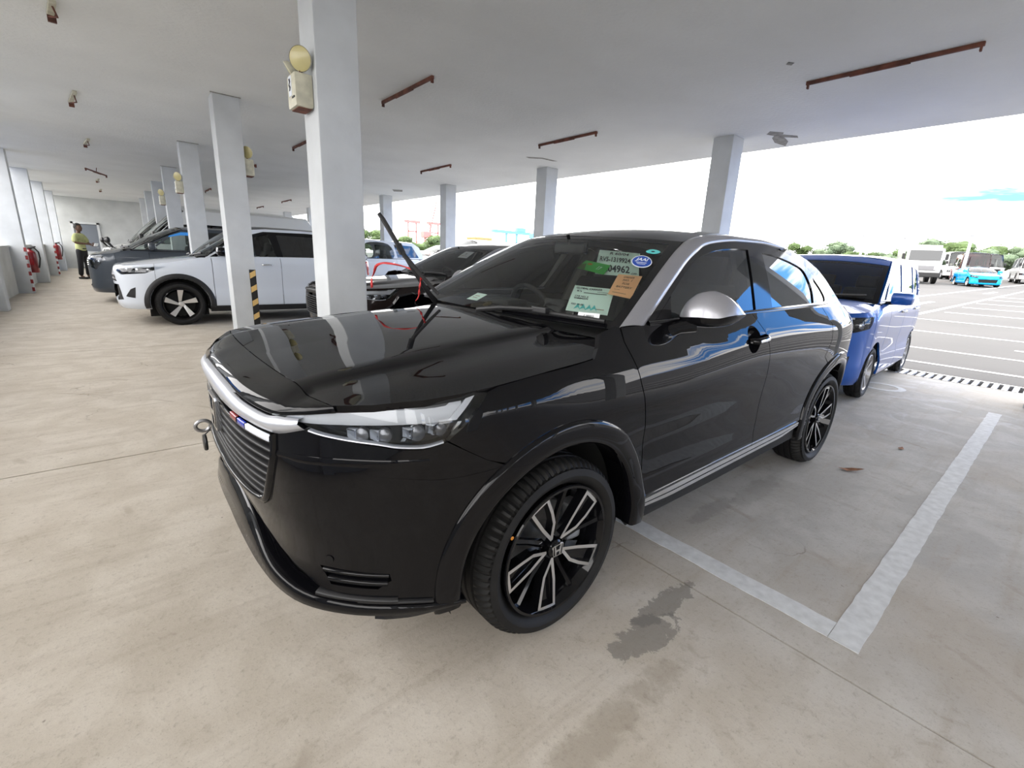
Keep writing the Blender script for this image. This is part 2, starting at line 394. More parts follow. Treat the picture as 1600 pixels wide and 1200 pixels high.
def offs(f, d):
    """the surface f pushed out by d along its own normal"""
    def g(a, b): P, Nn = surf_n(f, a, b); return P+Nn*d
    g.ref = f.ref; return g
def surf_n(f, a, b, e=.002):
    a = np.asarray(a, float); b = np.asarray(b, float); P = f(a, b); A = f(a+e, b)-f(a-e, b); B = f(a, b+e)-f(a, b-e)
    n = np.cross(A, B); n /= np.maximum(np.linalg.norm(n, axis=1), 1e-12)[:, None]
    sgn = np.sign(np.einsum('ij,ij->i', n, P-f.ref)); sgn[sgn == 0] = 1
    return P, n*sgn[:, None]
def pip(poly, q):
    poly = np.asarray(poly, float); x, y = q[:, 0], q[:, 1]; ins = np.zeros(len(q), bool); j = len(poly)-1
    for i in range(len(poly)):
        xi, yi = poly[i]; xj, yj = poly[j]
        c = ((yi > y) != (yj > y)) & (x < (xj-xi)*(y-yi)/((yj-yi) if yj != yi else 1e-12)+xi); ins ^= c; j = i
    return ins
def dens(poly, h):
    out = []
    for i in range(len(poly)):
        a, b = np.array(poly[i], float), np.array(poly[(i+1) % len(poly)], float); k = max(1, int(math.ceil(np.hypot(*(b-a))/h)))
        out += [a+(b-a)*t/k for t in range(k)]
    return out
def smooth_poly(poly, n=4, keep=()):
    """rounds a closed polygon by Catmull-Rom, keeping the listed corners sharp"""
    P = [np.array(p, float) for p in poly]; m = len(P); out = []
    for i in range(m):
        b, c = P[i], P[(i+1) % m]; a = b*2-c if i in keep else P[i-1]; d = c*2-b if (i+1) % m in keep else P[(i+2) % m]
        for k in range(n):
            t = k/n; out.append(.5*(2*b+(c-a)*t+(2*a-5*b+4*c-d)*t*t+(-a+3*b-3*c+d)*t**3))
    return out
def circle(cx, cz, r, n=48, a0=0, a1=2*PI): return [(cx+r*math.cos(a0+(a1-a0)*k/n), cz+r*math.sin(a0+(a1-a0)*k/n)) for k in range(n if abs(a1-a0) > 6.28 else n+1)]
def panel(name, poly, f, material, parent=None, h=.05, holes=(), thick=.012, label=None, rim=True):
    """a trimmed piece of the surface f: polygon minus holes, true surface normals, edges turned inwards"""
    P2 = []; E = []
    for lp in (poly, *holes):
        d = dens(lp, h); b = len(P2); P2 += d; E += [(b+i, b+(i+1) % len(d)) for i in range(len(d))]
    A = np.array(poly, float); lo, hi = A.min(0), A.max(0)
    gx, gy = np.meshgrid(np.arange(lo[0]+h*.5, hi[0], h), np.arange(lo[1]+h*.5, hi[1], h)); g = np.stack([gx.ravel(), gy.ravel()], 1)
    if len(g):
        k = pip(A, g)
        for q in holes: k &= ~pip(q, g)
        g = g[k]
        if len(g):
            bp = np.array(P2); dd = np.min(np.hypot(g[:, None, 0]-bp[None, :, 0], g[:, None, 1]-bp[None, :, 1]), axis=1); g = g[dd > h*.42]
            P2 += [q for q in g]
    r = delaunay_2d_cdt([Vector((float(p[0]), float(p[1]))) for p in P2], E, [], 0, 1e-6)
    V = np.array([[v.x, v.y] for v in r[0]]); F = np.array([f_ for f_ in r[2] if len(f_) == 3])
    c = V[F].mean(1); k = pip(A, c)
    for q in holes: k &= ~pip(q, c)
    ar = np.abs(np.cross(V[F[:, 1]]-V[F[:, 0]], V[F[:, 2]]-V[F[:, 0]])); k &= ar > 1e-9
    F = F[k]; used = np.unique(F); mp_ = -np.ones(len(V), int); mp_[used] = np.arange(len(used)); V = V[used]; F = mp_[F]
    P, Nn = surf_n(f, V[:, 0], V[:, 1])
    fn = np.cross(P[F[:, 1]]-P[F[:, 0]], P[F[:, 2]]-P[F[:, 0]]); fl = np.einsum('ij,ij->i', fn, Nn[F[:, 0]]) < 0
    F[fl] = F[fl][:, ::-1]
    Vs = list(P); Ns = list(Nn); Fs = [tuple(t) for t in F]
    if rim and thick:
        de = {}
        for t in F:
            for i in range(3): de[(t[i], t[(i+1) % 3])] = 1
        bd = [e for e in de if (e[1], e[0]) not in de]
        for (i, j) in bd:
            e = P[j]-P[i]; rn = np.cross(e, Nn[i]); l = np.linalg.norm(rn); rn = rn/l if l > 1e-9 else Nn[i]
            b = len(Vs); Vs += [P[i], P[j], P[j]-Nn[j]*thick, P[i]-Nn[i]*thick]; Ns += [rn]*4; Fs.append((b+1, b, b+3, b+2))
    return raw(name, Vs, Fs, material, parent, normals=Ns, label=label)
def loft(name, rows, material, parent=None, closed=False, label=None, smooth=True, thick=0, flip=False):
    """a skin over rows of points (every row as long as the others)"""
    R = np.array(rows, float); n, m = R.shape[:2]; V = R.reshape(-1, 3); F = []
    for i in range(n-1):
        for j in range(m if closed else m-1):
            a, b, c, d = i*m+j, i*m+(j+1) % m, (i+1)*m+(j+1) % m, (i+1)*m+j; F.append((a, d, c, b) if flip else (a, b, c, d))
    o = raw(name, V, F, material, parent, smooth=smooth, label=label)
    if thick:
        md = o.modifiers.new('thick', 'SOLIDIFY'); md.thickness = thick; md.offset = -1
    return o
def resample(pts, n):
    P = np.array(pts, float); k = np.arange(len(P)); q = np.linspace(0, len(P)-1, n)
    return np.stack([pchip(k, P[:, i])(q) for i in range(P.shape[1])], 1)
def arcsample(pts, n):
    P = resample(pts, 200); s = np.r_[0, np.cumsum(np.linalg.norm(np.diff(P, axis=0), axis=1))]
    return np.stack([np.interp(np.linspace(0, s[-1], n), s, P[:, i]) for i in range(P.shape[1])], 1)
def mirY(P): return [(p[0], -p[1], p[2]) for p in P]
def copy_tree(o, parent=None, mirror=False):
    c = o.copy(); link(c, parent)
    for ch in list(o.children): copy_tree(ch, c)
    return c
_font_cache = {}
def text(name, s, size, material, parent, loc, rot, label=None, squash=1.0, shear=0, extrude=0.0004, bold=0):
    cu = bpy.data.curves.new(name, 'FONT'); cu.body = s; cu.size = size; cu.extrude = extrude; cu.shear = shear; cu.offset = bold; cu.align_x = 'CENTER'; cu.align_y = 'CENTER'; cu.resolution_u = 2
    tmp = bpy.data.objects.new('tmp', cu); COL.objects.link(tmp); dg = bpy.context.evaluated_depsgraph_get(); me = bpy.data.meshes.new_from_object(tmp.evaluated_get(dg)); bpy.data.objects.remove(tmp); bpy.data.curves.remove(cu)
    me.materials.clear(); me.materials.append(M[material]); me.name = name
    o = link(bpy.data.objects.new(name, me), parent); o.location = loc; o.rotation_euler = rot; o.scale = (squash, 1, 1)
    if label: o['label'] = label
    return o
# ------------------------------------------------------------------ the setting
CEIL = 3.30; PIT = 4.07; Y0 = 3.85          # columns stand every PIT metres from Y0
XE = 8.70                                   # roof edge / drain
YW = 31.5                                   # far wall
def struct(o): return tag(o, kind='structure')
floor = struct(empty('floor'))
floor['label'] = 'dusty concrete floor slabs with sawn joints'
struct(MB().box((3.2, 0, -.12), (11.2, 64, .14)).build('sub_base', 'pit', floor))
xs = [-2.2, 1.722, 8.42]; ys = [3.655+PIT*k for k in range(-8, 8)]; ys[-1] = YW+.3
for i in range(2):
    for j in range(len(ys)-1):
        if i == 1 and ys[j] < 3.6: 
            # bays by the camera show one long slab without a cross joint
            if j: continue
            y0, y1 = ys[0], 3.655
        else: y0, y1 = ys[j], ys[j+1]
        MB().box(((xs[i]+xs[i+1])/2, (y0+y1)/2, -.05), (xs[i+1]-xs[i]-.009, y1-y0-.013, .10)).build('slab', 'concrete', floor)
# lot outside, rising gently away from the shed
SL = .026
def lotz(x): return SL*(x-XE)
lot = struct(raw('lot_surface', [(8.92, -60, lotz(8.92)), (8.92, 260, lotz(8.92)), (260, 260, lotz(120)), (260, -60, lotz(120)), (62, -60, lotz(62)), (62, 260, lotz(62))],
                 [(0, 4, 5, 1), (4, 3, 2, 5)], 'asphalt'))
lot['label'] = 'pale grey asphalt of the open parking lot'
g2 = struct(raw('ground', [(-120, -90, -.2), (8.6, -90, -.2), (8.6, 170, -.2), (-120, 170, -.2)], [(0, 1, 2, 3)], 'yard'))
g2['label'] = 'ground around the shed'
# drain with one bar after another
dr = struct(empty('trim_1', (8.66, 0, 0))); dr['label'] = 'drain channel with pale grating bars along the edge of the shed floor'
MB().box((0, 9.0, -.07), (.50, 44, .04)).build('drain_pit', 'pit', dr)
MB().box((-.215, 9.0, -.03), (.03, 44, .062)).box((.235, 9.0, -.03), (.03, 44, .07)).build('kerb', 'concrete', dr)
bme = None
for k in range(150):
    y = -3.2+.095*k
    if bme is None:
        b0 = MB().box((0, 0, -.012), (.40, .052, .03)).build('bar', 'bar', dr); bme = b0.data; b0.location = (0, y, 0)
    else:
        o = link(bpy.data.objects.new('bar', bme), dr); o.location = (0, y, 0)
# roof slab
cl = struct(MB().box((3.35, 1.2, CEIL+.16), (10.7, 62.8, .32)).build('ceiling', 'ceiling'))
cl['label'] = 'white painted concrete ceiling slab'
# patches of fallen plaster on the ceiling
def patch(pts, name='plaster_patch'):
    V = [(x, y, CEIL-.0012) for x, y in pts]; n = len(V); V += [(x, y, CEIL-.004) for x, y in pts]
    raw(name, V, [tuple(range(n, 2*n))]+[(i, (i+1) % n, n+(i+1) % n, n+i) for i in range(n)], 'plaster_grey', cl)
patch([(7.62, 3.40), (7.8, 3.28), (7.9, 3.33), (8.1, 3.2), (8.22, 3.23), (8.05, 3.37), (8.35, 3.42), (8.62, 3.56), (8.3, 3.6), (8.0, 3.52), (7.9, 3.45), (7.75, 3.5)])
patch([(7.60, 4.09), (7.7, 4.02), (7.88, 4.05), (7.86, 4.12), (7.7, 4.16)])
patch([(6.54, 7.56), (6.8, 7.36), (7.2, 7.35), (7.15, 7.42), (6.85, 7.43), (6.65, 7.6)])
patch([(7.05, 14.5), (7.3, 14.3), (7.5, 14.7), (7.3, 14.9)])
patch([(5.3, 2.3), (5.36, 2.27), (5.4, 2.31), (5.35, 2.34)])
# columns
def column(x0, x1, y, nm, label):
    o = MB().box(((x0+x1)/2, y+.16, CEIL/2), (x1-x0, .32, CEIL), bevel=.008).build(nm, 'column'); o['label'] = label; return struct(o)
ords = ['nearest', 'second', 'third', 'fourth', 'fifth', 'sixth', 'seventh']
aisle = []
for k in range(7):
    c = column(1.30, 1.62, Y0+PIT*k, f'column_{k+1}', f'square white concrete column, {ords[k]} along the aisle'); aisle.append(c)
for k in range(7):
    column(7.46, 7.80, Y0+PIT*k, f'column_{k+8}', f'square white concrete column at the open edge, {ords[k]} from the camera')
column(7.46, 7.80, Y0-PIT, 'column_15', 'white concrete column at the open edge, out of frame')
for k in range(2, 8): column(1.30, 1.62, Y0-k*PIT, f'column_{14+k}', 'white concrete column behind the camera')
for k in range(2, 8): column(7.46, 7.80, Y0-k*PIT, f'column_{20+k}', 'white concrete column at the open edge behind the camera')
# thin grey strip where the column front meets the ceiling
for k in range(4):
    y = Y0+PIT*k
    MB().box((1.46, y-.006, CEIL-.006), (.36, .012, .010)).build('top_strip', 'plaster_grey', aisle[k])
# left side: pillars with parapet walls between
wl = struct(empty('wall_left')); wl['label'] = 'low white parapet wall between the left pillars'
for k in range(-8, 7):
    y = Y0+PIT*k+.55
    o = MB().box((-1.82, y+.16, CEIL/2), (.44, .34, CEIL), bevel=.008).build('pillar', 'column', wl)
    MB().box((-1.97, y+.33+(PIT-.34)/2, .55), (.20, PIT-.34, 1.10), bevel=.006).build('parapet', 'wall', wl)
    MB().box((-1.97, y+.33+(PIT-.34)/2, 1.115), (.26, PIT-.36, .04), bevel=.008).build('coping', 'wall', wl)
# end wall with a grey door
wf = struct(MB().box((3.35, YW+.15, CEIL/2), (10.9, .3, CEIL)).build('wall_back', 'wall')); wf['label'] = 'white end wall of the shed'
dd = struct(empty('door_1', (-.80, YW, 0))); dd['label'] = 'grey door in a white frame in the end wall'
MB().box((0, -.02, 1.06), (.84, .05, 2.04)).build('door_leaf', 'door_grey', dd)
MB().box((-.47, -.03, 1.09), (.09, .10, 2.18)).box((.47, -.03, 1.09), (.09, .10, 2.18)).box((0, -.03, 2.14), (1.03, .10, .09)).build('door_frame', 'door_frame', dd)
MB().box((.33, -.07, 1.0), (.10, .04, .025)).build('door_handle', 'steel', dd)
MB().box((0, -.06, .45), (.78, .02, .75)).build('kick_panel', 'door_frame', dd)
# painted bay lines under the roof
def strip(name, x0, x1, y0, y1, z=.0, m='line', parent=None, th=.003, n=1, jag=0):
    """thin painted strip with slightly uneven edges"""
    lx = (x1-x0) > (y1-y0); k = max(2, int((max(x1-x0, y1-y0))/.06)); A = []; B = []
    for i in range(k+1):
        t = i/k; j0, j1 = random.uniform(-jag, jag), random.uniform(-jag, jag)
        if lx: A.append((x0+(x1-x0)*t, y0+j0)); B.append((x0+(x1-x0)*t, y1+j1))
        else: A.append((x0+j0, y0+(y1-y0)*t)); B.append((x1+j1, y0+(y1-y0)*t))
    zf = z if callable(z) else (lambda x: z)
    V = []
    for (p, q) in zip(A, B): V += [(*p, zf(p[0])+th), (*q, zf(q[0])+th), (*p, zf(p[0])), (*q, zf(q[0]))]
    F = []
    for i in range(k):
        a, b = 4*i, 4*i+4; F += [(a, b, b+1, a+1), (a, a+2, b+2, b), (a+1, b+1, b+3, a+3)]
    F += [(0, 1, 3, 2), (4*k, 4*k+2, 4*k+3, 4*k+1)]
    if not lx: F = [f[::-1] for f in F]
    return raw(name, V, F, m, parent)
bl = struct(empty('trim_2')); bl['label'] = 'white painted parking bay lines on the concrete'
strip('bay_line', 1.885, 6.84, .212, .311, 0, 'line', bl, jag=.003)
strip('bay_line', 1.885, 1.996, .311, 3.4, 0, 'line', bl, jag=.003)
strip('bay_line', 1.90, 6.8, Y0+.25, Y0+.35, 0, 'line', bl, jag=.003)
# lines of the lot
ll = struct(empty('trim_3')); ll['label'] = 'white lines painted on the asphalt lot'
def lotline(a, b, w_=.11):
    a, b = Vector((*a, 0)), Vector((*b, 0)); d = (b-a).normalized(); nn = Vector((-d.y, d.x, 0))*w_/2
    P = [a-nn, b-nn, b+nn, a+nn]; V = [(p.x, p.y, lotz(p.x)+.006) for p in P]+[(p.x, p.y, lotz(p.x)) for p in P]
    raw('lot_line', V, [(0, 1, 2, 3), (0, 4, 5, 1), (1, 5, 6, 2), (2, 6, 7, 3), (3, 7, 4, 0)], 'lot_line', ll)
for x, y0, y1 in ((9.72, -9, 30), (11.36, -9, 30), (14.22, -9, 30), (17.3, -9, 9)): lotline((x, y0), (x, y1))
for x in (20.4, 23.3, 26.2, 29.2, 32.2): lotline((x, -9), (x, 2.6-.02*(x-20)), .12)
lotline((17.2, 3.05), (60, 1.2), .14)
lotline((27.0, 4.75), (62, 2.3), .16)
lotline((22.9, 3.80), (25.3, 3.68), .2); lotline((35.0, 3.08), (38, 2.95), .22)
lotline((10.4, -.6), (10.9, -.55), .1); lotline((12.6, -.2), (12.62, .5), .1)
# chalk ring on the floor
MB().lathe([(.17, .001), (.17, .003), (.245, .003), (.245, .001)], 28, c=(7.15, 1.30, 0)).build('chalk_ring', 'line', bl)
# hazard stripes on the second aisle column and on two left pillars
hz_ = aisle[1]
hs = MB().box((1.575, Y0+PIT-.006, .60), (.085, .014, .83)).build('corner_guard', 'hazard_black', hz_)
for k in range(4):
    z = .28+.205*k
    raw('stripe', [(1.535, Y0+PIT-.0145, z-.01), (1.614, Y0+PIT-.0145, z+.035), (1.614, Y0+PIT-.0145, z+.115), (1.535, Y0+PIT-.0145, z+.07),
                   (1.535, Y0+PIT-.011, z-.01), (1.614, Y0+PIT-.011, z+.035), (1.614, Y0+PIT-.011, z+.115), (1.535, Y0+PIT-.011, z+.07)],
        [(0, 1, 2, 3), (0, 4, 5, 1), (1, 5, 6, 2), (2, 6, 7, 3), (3, 7, 4, 0)], 'yellow', hz_)
for kk in (3, 5):
    y = Y0+PIT*kk+.545
    for j in range(6):
        MB().box((-1.602, y-.006, .10+.19*j), (.05, .014, .095)).build('stripe', 'hazard_red', wl)
# ------------------------------------------------------------------ wheels
def tyre_mesh(R, w, rim, name='tyre', n=216, wy=1):
    """tyre of radius R, width w, lathe about the y axis, tread blocks cut at the shoulders"""
    h = w/2; prof = [(rim-.004, -h*.62), (rim+.008, -h*.80), (rim+.03, -h*.97), (rim+(R-rim)*.45, -h*1.0), (rim+(R-rim)*.72, -h*.955), (R-.022, -h*.86), (R-.009, -h*.76), (R-.001, -h*.60)]
    g = []
    for c in (-.36, 0, .36):
        g += [(R, h*(c)-.008), (R-.009, h*c-.006), (R-.009, h*c+.006), (R, h*c+.008)]
    prof = prof+g+[(r, -y) for r, y in prof[::-1]]
    V = []; F = []; m = len(prof)
    for k in range(n):
        a = 2*PI*k/n; grv = (k % 3 == 0)
        for i, (r, y) in enumerate(prof):
            if grv and (i in (5, 6, 7) or i in (m-6, m-7, m-8)): r -= .011
            V.append((r*math.cos(a), y, r*math.sin(a)))
    for k in range(n):
        for i in range(m-1):
            a, b = k*m+i, ((k+1) % n)*m+i; F.append((a, a+1, b+1, b))
    return V, F
def star_wheel(parent, cx, cy, R=.333, w=.225, rim=.233, phase=45, side=1, marks=True):
    """five double spokes, each outlined in machined metal; outer face towards +y*side"""
    root = empty('wheel', (cx, cy, R-.001), parent=parent)
    if side < 0: root.rotation_euler = (0, 0, PI)
    V, F = tyre_mesh(R, w, rim+.012)
    t = raw('tyre', V, F, 'rubber', root, smooth=True); t.data.set_sharp_from_angle(angle=math.radians(30))
    fy = w/2-.008       # plane of the spoke faces
    b = MB().lathe([(rim+.016, fy-.002), (rim+.013, fy+.004), (rim+.004, fy+.003), (rim-.004, fy-.018), (rim-.018, fy-.05), (rim-.028, -.02), (rim-.02, -.10), (rim+.012, -.105)], 64, 'y')
    b.build('rim', 'gloss_black', root, smooth=True)
    MB().lathe([(.001, -.01), (.05, -.008), (.05, .0), (.15, .0), (.155, -.02), (.001, -.03)], 40, 'y').build('brake_disc', 'disc', root, smooth=True)
    c = MB(); c.box((-.155, .005, .03), (.075, .06, .16), bevel=.012); c.build('brake_caliper', 'caliper', root)
    # back plate seen dark between the spokes
    MB().lathe([(.001, -.055), (rim-.03, -.055), (rim-.03, -.06), (.001, -.06)], 32, 'y').build('dust_shield', 'under', root)
    pa = lambda r, a, y: (-r*math.cos(a), y, r*math.sin(a))
    for k in range(5):
        a0 = math.radians(phase-72*k); da = .190
        # outline points in (radius, angle) : straight trailing edge, shouldered leading edge
        tipr = rim+.004
        ptsA = [(.040, a0+.10), (.125, a0+.205), (tipr, a0+da)]
        ptsB = [(.040, a0-.16), (.112, a0-.36), (.165, a0-.275), (tipr, a0-da)]
        def cyl(p, y): return np.array(pa(p[0], p[1], y))
        yin = lambda r: fy-.006-.022*max(0, 1-r/.20)
        out_ = [cyl(p, yin(p[0])) for p in ptsA]+[cyl(p, yin(p[0])) for p in ptsB[::-1]]
        ctr = sum(out_)/len(out_); n_ = len(out_)
        # inner outline: offset by the width of the machined band
        inn = []
        wd = .0125
        for i in range(n_):
            p, q, r = out_[i-1], out_[i], out_[(i+1) % n_]
            e1 = q-p; e2 = r-q; e1[1] = e2[1] = 0; e1 /= np.linalg.norm(e1); e2 /= np.linalg.norm(e2)
            n1 = np.array([-e1[2], 0, e1[0]]); n2 = np.array([-e2[2], 0, e2[0]])
            if n1@(ctr-q) < 0: n1 = -n1
            if n2@(ctr-q) < 0: n2 = -n2
            bis = n1+n2; bis /= np.linalg.norm(bis); s_ = wd/max(.35, bis@n1); inn.append(q+bis*min(s_, wd*2.0))
        if inn[0][0]*0+np.linalg.norm((inn[0]-out_[0])) > 0:
            pass
        dn = np.array([0, -.016, 0]); V = out_+inn+[p+dn for p in inn]+[p+dn*2.2 for p in out_]
        F = []; 
        for i in range(n_):
            j = (i+1) % n_; F.append((i, j, n_+j, n_+i))
        band = raw('spoke', V[:2*n_], F, 'alloy', root)
        F2 = []
        for i in range(n_):
            j = (i+1) % n_; F2 += [(i, j, n_+j, n_+i), (2*n_+i, 2*n_+j, j, i)]
        F2.append(tuple(range(n_, 2*n_)))
        raw('spoke_body', inn+[p+dn for p in inn]+[p+dn*2.4 for p in out_], F2, 'gloss_black', root)
        # outer wall of the spoke
        raw('spoke_wall', out_+[p+dn*2.4 for p in out_], [(i, (i+1) % n_, n_+(i+1) % n_, n_+i) for i in range(n_)], 'gloss_black', root)
        # black web between this spoke and the next
        aw = a0-math.radians(36)
        MB().tube([pa(.05, aw, fy-.05), pa(.13, aw, fy-.045), pa(rim-.004, aw, fy-.03)], [.016, .012, .014], 6).build('web', 'gloss_black', root, smooth=True)
        MB().lathe([(.001, .006), (.0085, .006), (.0085, -.02)], 6, 'y', c=pa(.057, aw+.62, fy-.04)).build('lug_nut', 'steel', root)
    hc = MB().lathe([(.001, fy-.012), (.028, fy-.013), (.034, fy-.018), (.036, fy-.05)], 28, 'y').build('hub_cap', 'gloss_black', root, smooth=True)
    emblem_H(root, (0, fy-.010, 0), .040, 'y')
    if marks:
        MB().lathe([(.001, .0008), (.0065, .0008), (.0065, 0)], 10, 'y', c=pa(.272, math.radians(148), w/2-.0005)).build('paint_dot', 'lamp_amber', root)
    return root
def emblem_H(parent, loc, s, axis):
    """square rounded frame with a flared H inside; faces +axis"""
    o = MB()
    def P(u, v, d):  # u across, v up
        return {'y': (loc[0]-u, loc[1]+d, loc[2]+v), 'x': (loc[0]+d, loc[1]+u, loc[2]+v)}[axis]
    def poly(pts, d0, d1):
        a = [o.bm.verts.new(P(u*s, v*s, d0)) for u, v in pts]; b = [o.bm.verts.new(P(u*s, v*s, d1)) for u, v in pts]; n = len(pts)
        for k in range(n): o.bm.faces.new((a[k], a[(k+1) % n], b[(k+1) % n], b[k]))
        o.bm.faces.new(b); o.bm.faces.new(a[::-1])
    fr = smooth_poly([(-.62, .5), (.62, .5), (.55, -.5), (-.55, -.5)], 1)
    rr = lambda k: [(.66*k, .46*k+.02), (.58*k, .56*k), (-.58*k, .56*k), (-.66*k, .46*k+.02), (-.56*k, -.50*k), (-.48*k, -.56*k), (.48*k, -.56*k), (.56*k, -.50*k)]
    A, B = rr(1.0), rr(.88); n = len(A)
    for k in range(n):
        j = (k+1) % n; poly([A[k], A[j], B[j], B[k]], 0, s*.12)
    poly([(-.46, .48), (-.30, .48), (-.22, .06), (.22, .06), (.30, .48), (.46, .48), (.32, -.48), (.18, -.48), (.20, -.12), (-.20, -.12), (-.18, -.48), (-.32, -.48)], 0, s*.13)
    return o.build('emblem', 'chrome', parent)
def plain_wheel(parent, cx, cy, R, w, rim, side=1, style='five', phase=90, face='alloy'):
    """simple five-blade or multi-spoke wheel for the cars further off"""
    root = empty('wheel', (cx, cy, R-.001), parent=parent)
    if side < 0: root.rotation_euler = (0, 0, PI)
    V, F = tyre_mesh(R, w, rim+.012, n=60); t = raw('tyre', V, F, 'rubber', root, smooth=True); t.data.set_sharp_from_angle(angle=math.radians(30))
    fy = w/2-.012
    MB().lathe([(rim+.014, fy), (rim+.004, fy+.003), (rim-.006, fy-.02), (rim-.03, -.02), (rim+.012, -.10)], 40, 'y').build('rim', 'gloss_black' if style == 'blade' else face, root, smooth=True)
    MB().lathe([(.001, -.02), (rim-.03, -.02), (rim-.03, -.03), (.001, -.03)], 24, 'y').build('dust_shield', 'under', root)
    pa = lambda r, a, y: (-r*math.cos(a), y, r*math.sin(a))
    if style == 'blade':
        for k in range(5):
            a = math.radians(phase+72*k)
            top = [pa(.04, a+.9, fy-.03), pa(rim-.004, a+.20, fy-.004), pa(rim-.004, a-.16, fy-.004), pa(.05, a-.1, fy-.03)]
            V = top+[(p[0], p[1]-.025, p[2]) for p in top]
            raw('spoke', V, [(0, 1, 2, 3), (0, 4, 5, 1), (1, 5, 6, 2), (2, 6, 7, 3), (3, 7, 4, 0)], face, root)
    elif style == 'steel':
        MB().lathe([(.03, fy-.03), (.07, fy-.02), (.10, fy-.05), (rim-.05, fy-.03), (rim-.004, fy-.02)], 32, 'y').build('wheel_disc', face, root, smooth=True)
    else:
        for k in range(7):
            a = math.radians(phase+360/7*k)
            top = [pa(.04, a+.30, fy-.02), pa(rim-.004, a+.10, fy-.004), pa(rim-.004, a-.10, fy-.004), pa(.04, a-.30, fy-.02)]
            V = top+[(p[0], p[1]-.02, p[2]) for p in top]
            raw('spoke', V, [(0, 1, 2, 3), (0, 4, 5, 1), (1, 5, 6, 2), (2, 6, 7, 3), (3, 7, 4, 0)], face, root)
    MB().lathe([(.001, fy-.008), (.035, fy-.012), (.045, fy-.04)], 20, 'y').build('hub_cap', face, root, smooth=True)
    return root
# ------------------------------------------------------------------ the two crossovers of one kind
PLAN = [(.868, 0), (.864, .2), (.842, .4), (.79, .58), (.70, .70), (.55, .80), (.35, .855), (0.1, .878), (-.5, .882), (-1.3, .885), (-2.2, .89), (-2.6, .886), (-2.92, .848), (-3.10, .775), (-3.24, .62), (-3.32, .35), (-3.34, 0)]
SECT = [
 (0.00, [(.24, -.05), (.32, .012), (.40, .014), (.47, -.03), (.60, .000), (.74, .006), (.79, .004), (.86, .002), (.93, -.004), (1.00, -.03)]),
 (0.45, [(.24, -.05), (.31, .012), (.38, .014), (.45, -.02), (.60, .000), (.74, .008), (.79, .006), (.86, .002), (.93, -.004), (1.00, -.04)]),
 (0.75, [(.24, -.05), (.30, .004), (.35, .006), (.44, -.004), (.60, .004), (.74, .010), (.79, .006), (.86, -.006), (.94, -.02), (1.00, -.06)]),
 (1.02, [(.24, -.05), (.30, .002), (.35, .006), (.44, .002), (.60, .004), (.74, .006), (.80, .004), (.88, -.004), (.955, -.026), (1.01, -.07)]),
 (1.25, [(.22, -.05), (.30, .004), (.36, .004), (.46, .004), (.60, .006), (.76, .010), (.84, .006), (.92, -.003), (.975, -.04), (1.03, -.09)]),
 (1.60, [(.20, -.06), (.30, .000), (.37, .002), (.48, .002), (.62, .003), (.74, .006), (.81, .004), (.94, -.016), (.99, -.045), (1.09, -.10)]),
 (1.95, [(.20, -.06), (.30, -.004), (.38, .000), (.48, -.012), (.62, -.014), (.74, -.001), (.80, .001), (.945, -.018), (.985, -.036), (1.11, -.092)]),
 (2.95, [(.20, -.06), (.30, -.004), (.39, .000), (.49, -.010), (.62, -.014), (.80, -.002), (.90, .003), (1.02, -.011), (1.05, -.026), (1.12, -.068)]),
 (3.55, [(.20, -.06), (.30, .000), (.40, .002), (.50, -.004), (.62, -.004), (.80, .002), (.91, .008), (1.015, -.003), (1.05, -.022), (1.12, -.064)]),
 (4.00, [(.20, -.06), (.30, .004), (.40, .004), (.50, .004), (.64, .008), (.80, .015), (.90, .017), (1.005, .004), (1.06, -.028), (1.12, -.070)]),
 (4.60, [(.24, -.06), (.32, -.02), (.42, .000), (.52, .006), (.66, .010), (.80, .014), (.91, .014), (1.00, .002), (1.05, -.03), (1.12, -.09)]),
 (5.60, [(.26, -.06), (.34, -.02), (.44, .000), (.54, .006), (.66, .006), (.80, .010), (.92, .010), (1.00, .012), (1.04, -.03), (1.12, -.14)])]
SH = Shell(PLAN, SECT)
_yb = pchip([-3.4, -3.15, -3.04, -2.84, -2.6, -2.2, -1.4, -.9, -.5, -.3], [.66, .73, .755, .778, .800, .817, .822, .816, .805, .79])
def GY(x, z):
    """side glass and pillars: half width for x, z"""
    d = np.asarray(z, float)-1.07
    return _yb(x)-.46*d-.13*d*np.abs(d)
def gside(sg=1, off=0.0):
    def f(x, z):
        x = np.asarray(x, float); z = np.asarray(z, float); return np.stack([x, sg*(GY(x, z)+off), z], 1)
    f.ref = np.array((-1.5, 0, .9)); return f
_zc = pchip([-.35, -.28, 0, .2, .5, .75], [1.088, 1.081, 1.054, 1.033, .992, .955])
_zk = pchip([-.35, -.30, 0, .33, .55, .75], [1.078, 1.070, 1.040, 1.006, .982, .951])
_ze = pchip([-.35, -.30, -.21, .05, .30, .55, .70, .75], [1.056, 1.042, 1.012, .988, .968, .952, .943, .940])
_ye = pchip([-.35, -.30, -.21, .05, .30, .55, .70, .75], [.72, .72, .815, .826, .832, .795, .705, .69])
def hoodz(x, y):
    x = np.asarray(x, float); a = np.abs(np.asarray(y, float)); n = len(x)
    zc, zk, ze, ye = _zc(x), _zk(x), _ze(x), _ye(x); yk = .47+.05*np.clip((x)/.75, 0, 1)
    kk = np.clip((x+.35)/.35, 0, 1)
    e2 = np.maximum(ye, yk+.14)
    X = np.stack([-yk, np.zeros(n), yk-.05, yk, yk+.038, yk+.038+(e2-yk-.038)*.55, e2], 1)
    Y = np.stack([zk, zc, zk+.006, zk-.001, zk-.015, ze+(zk-.015-ze)*.60, ze], 1)
    return pchip_rows(X, Y, a)
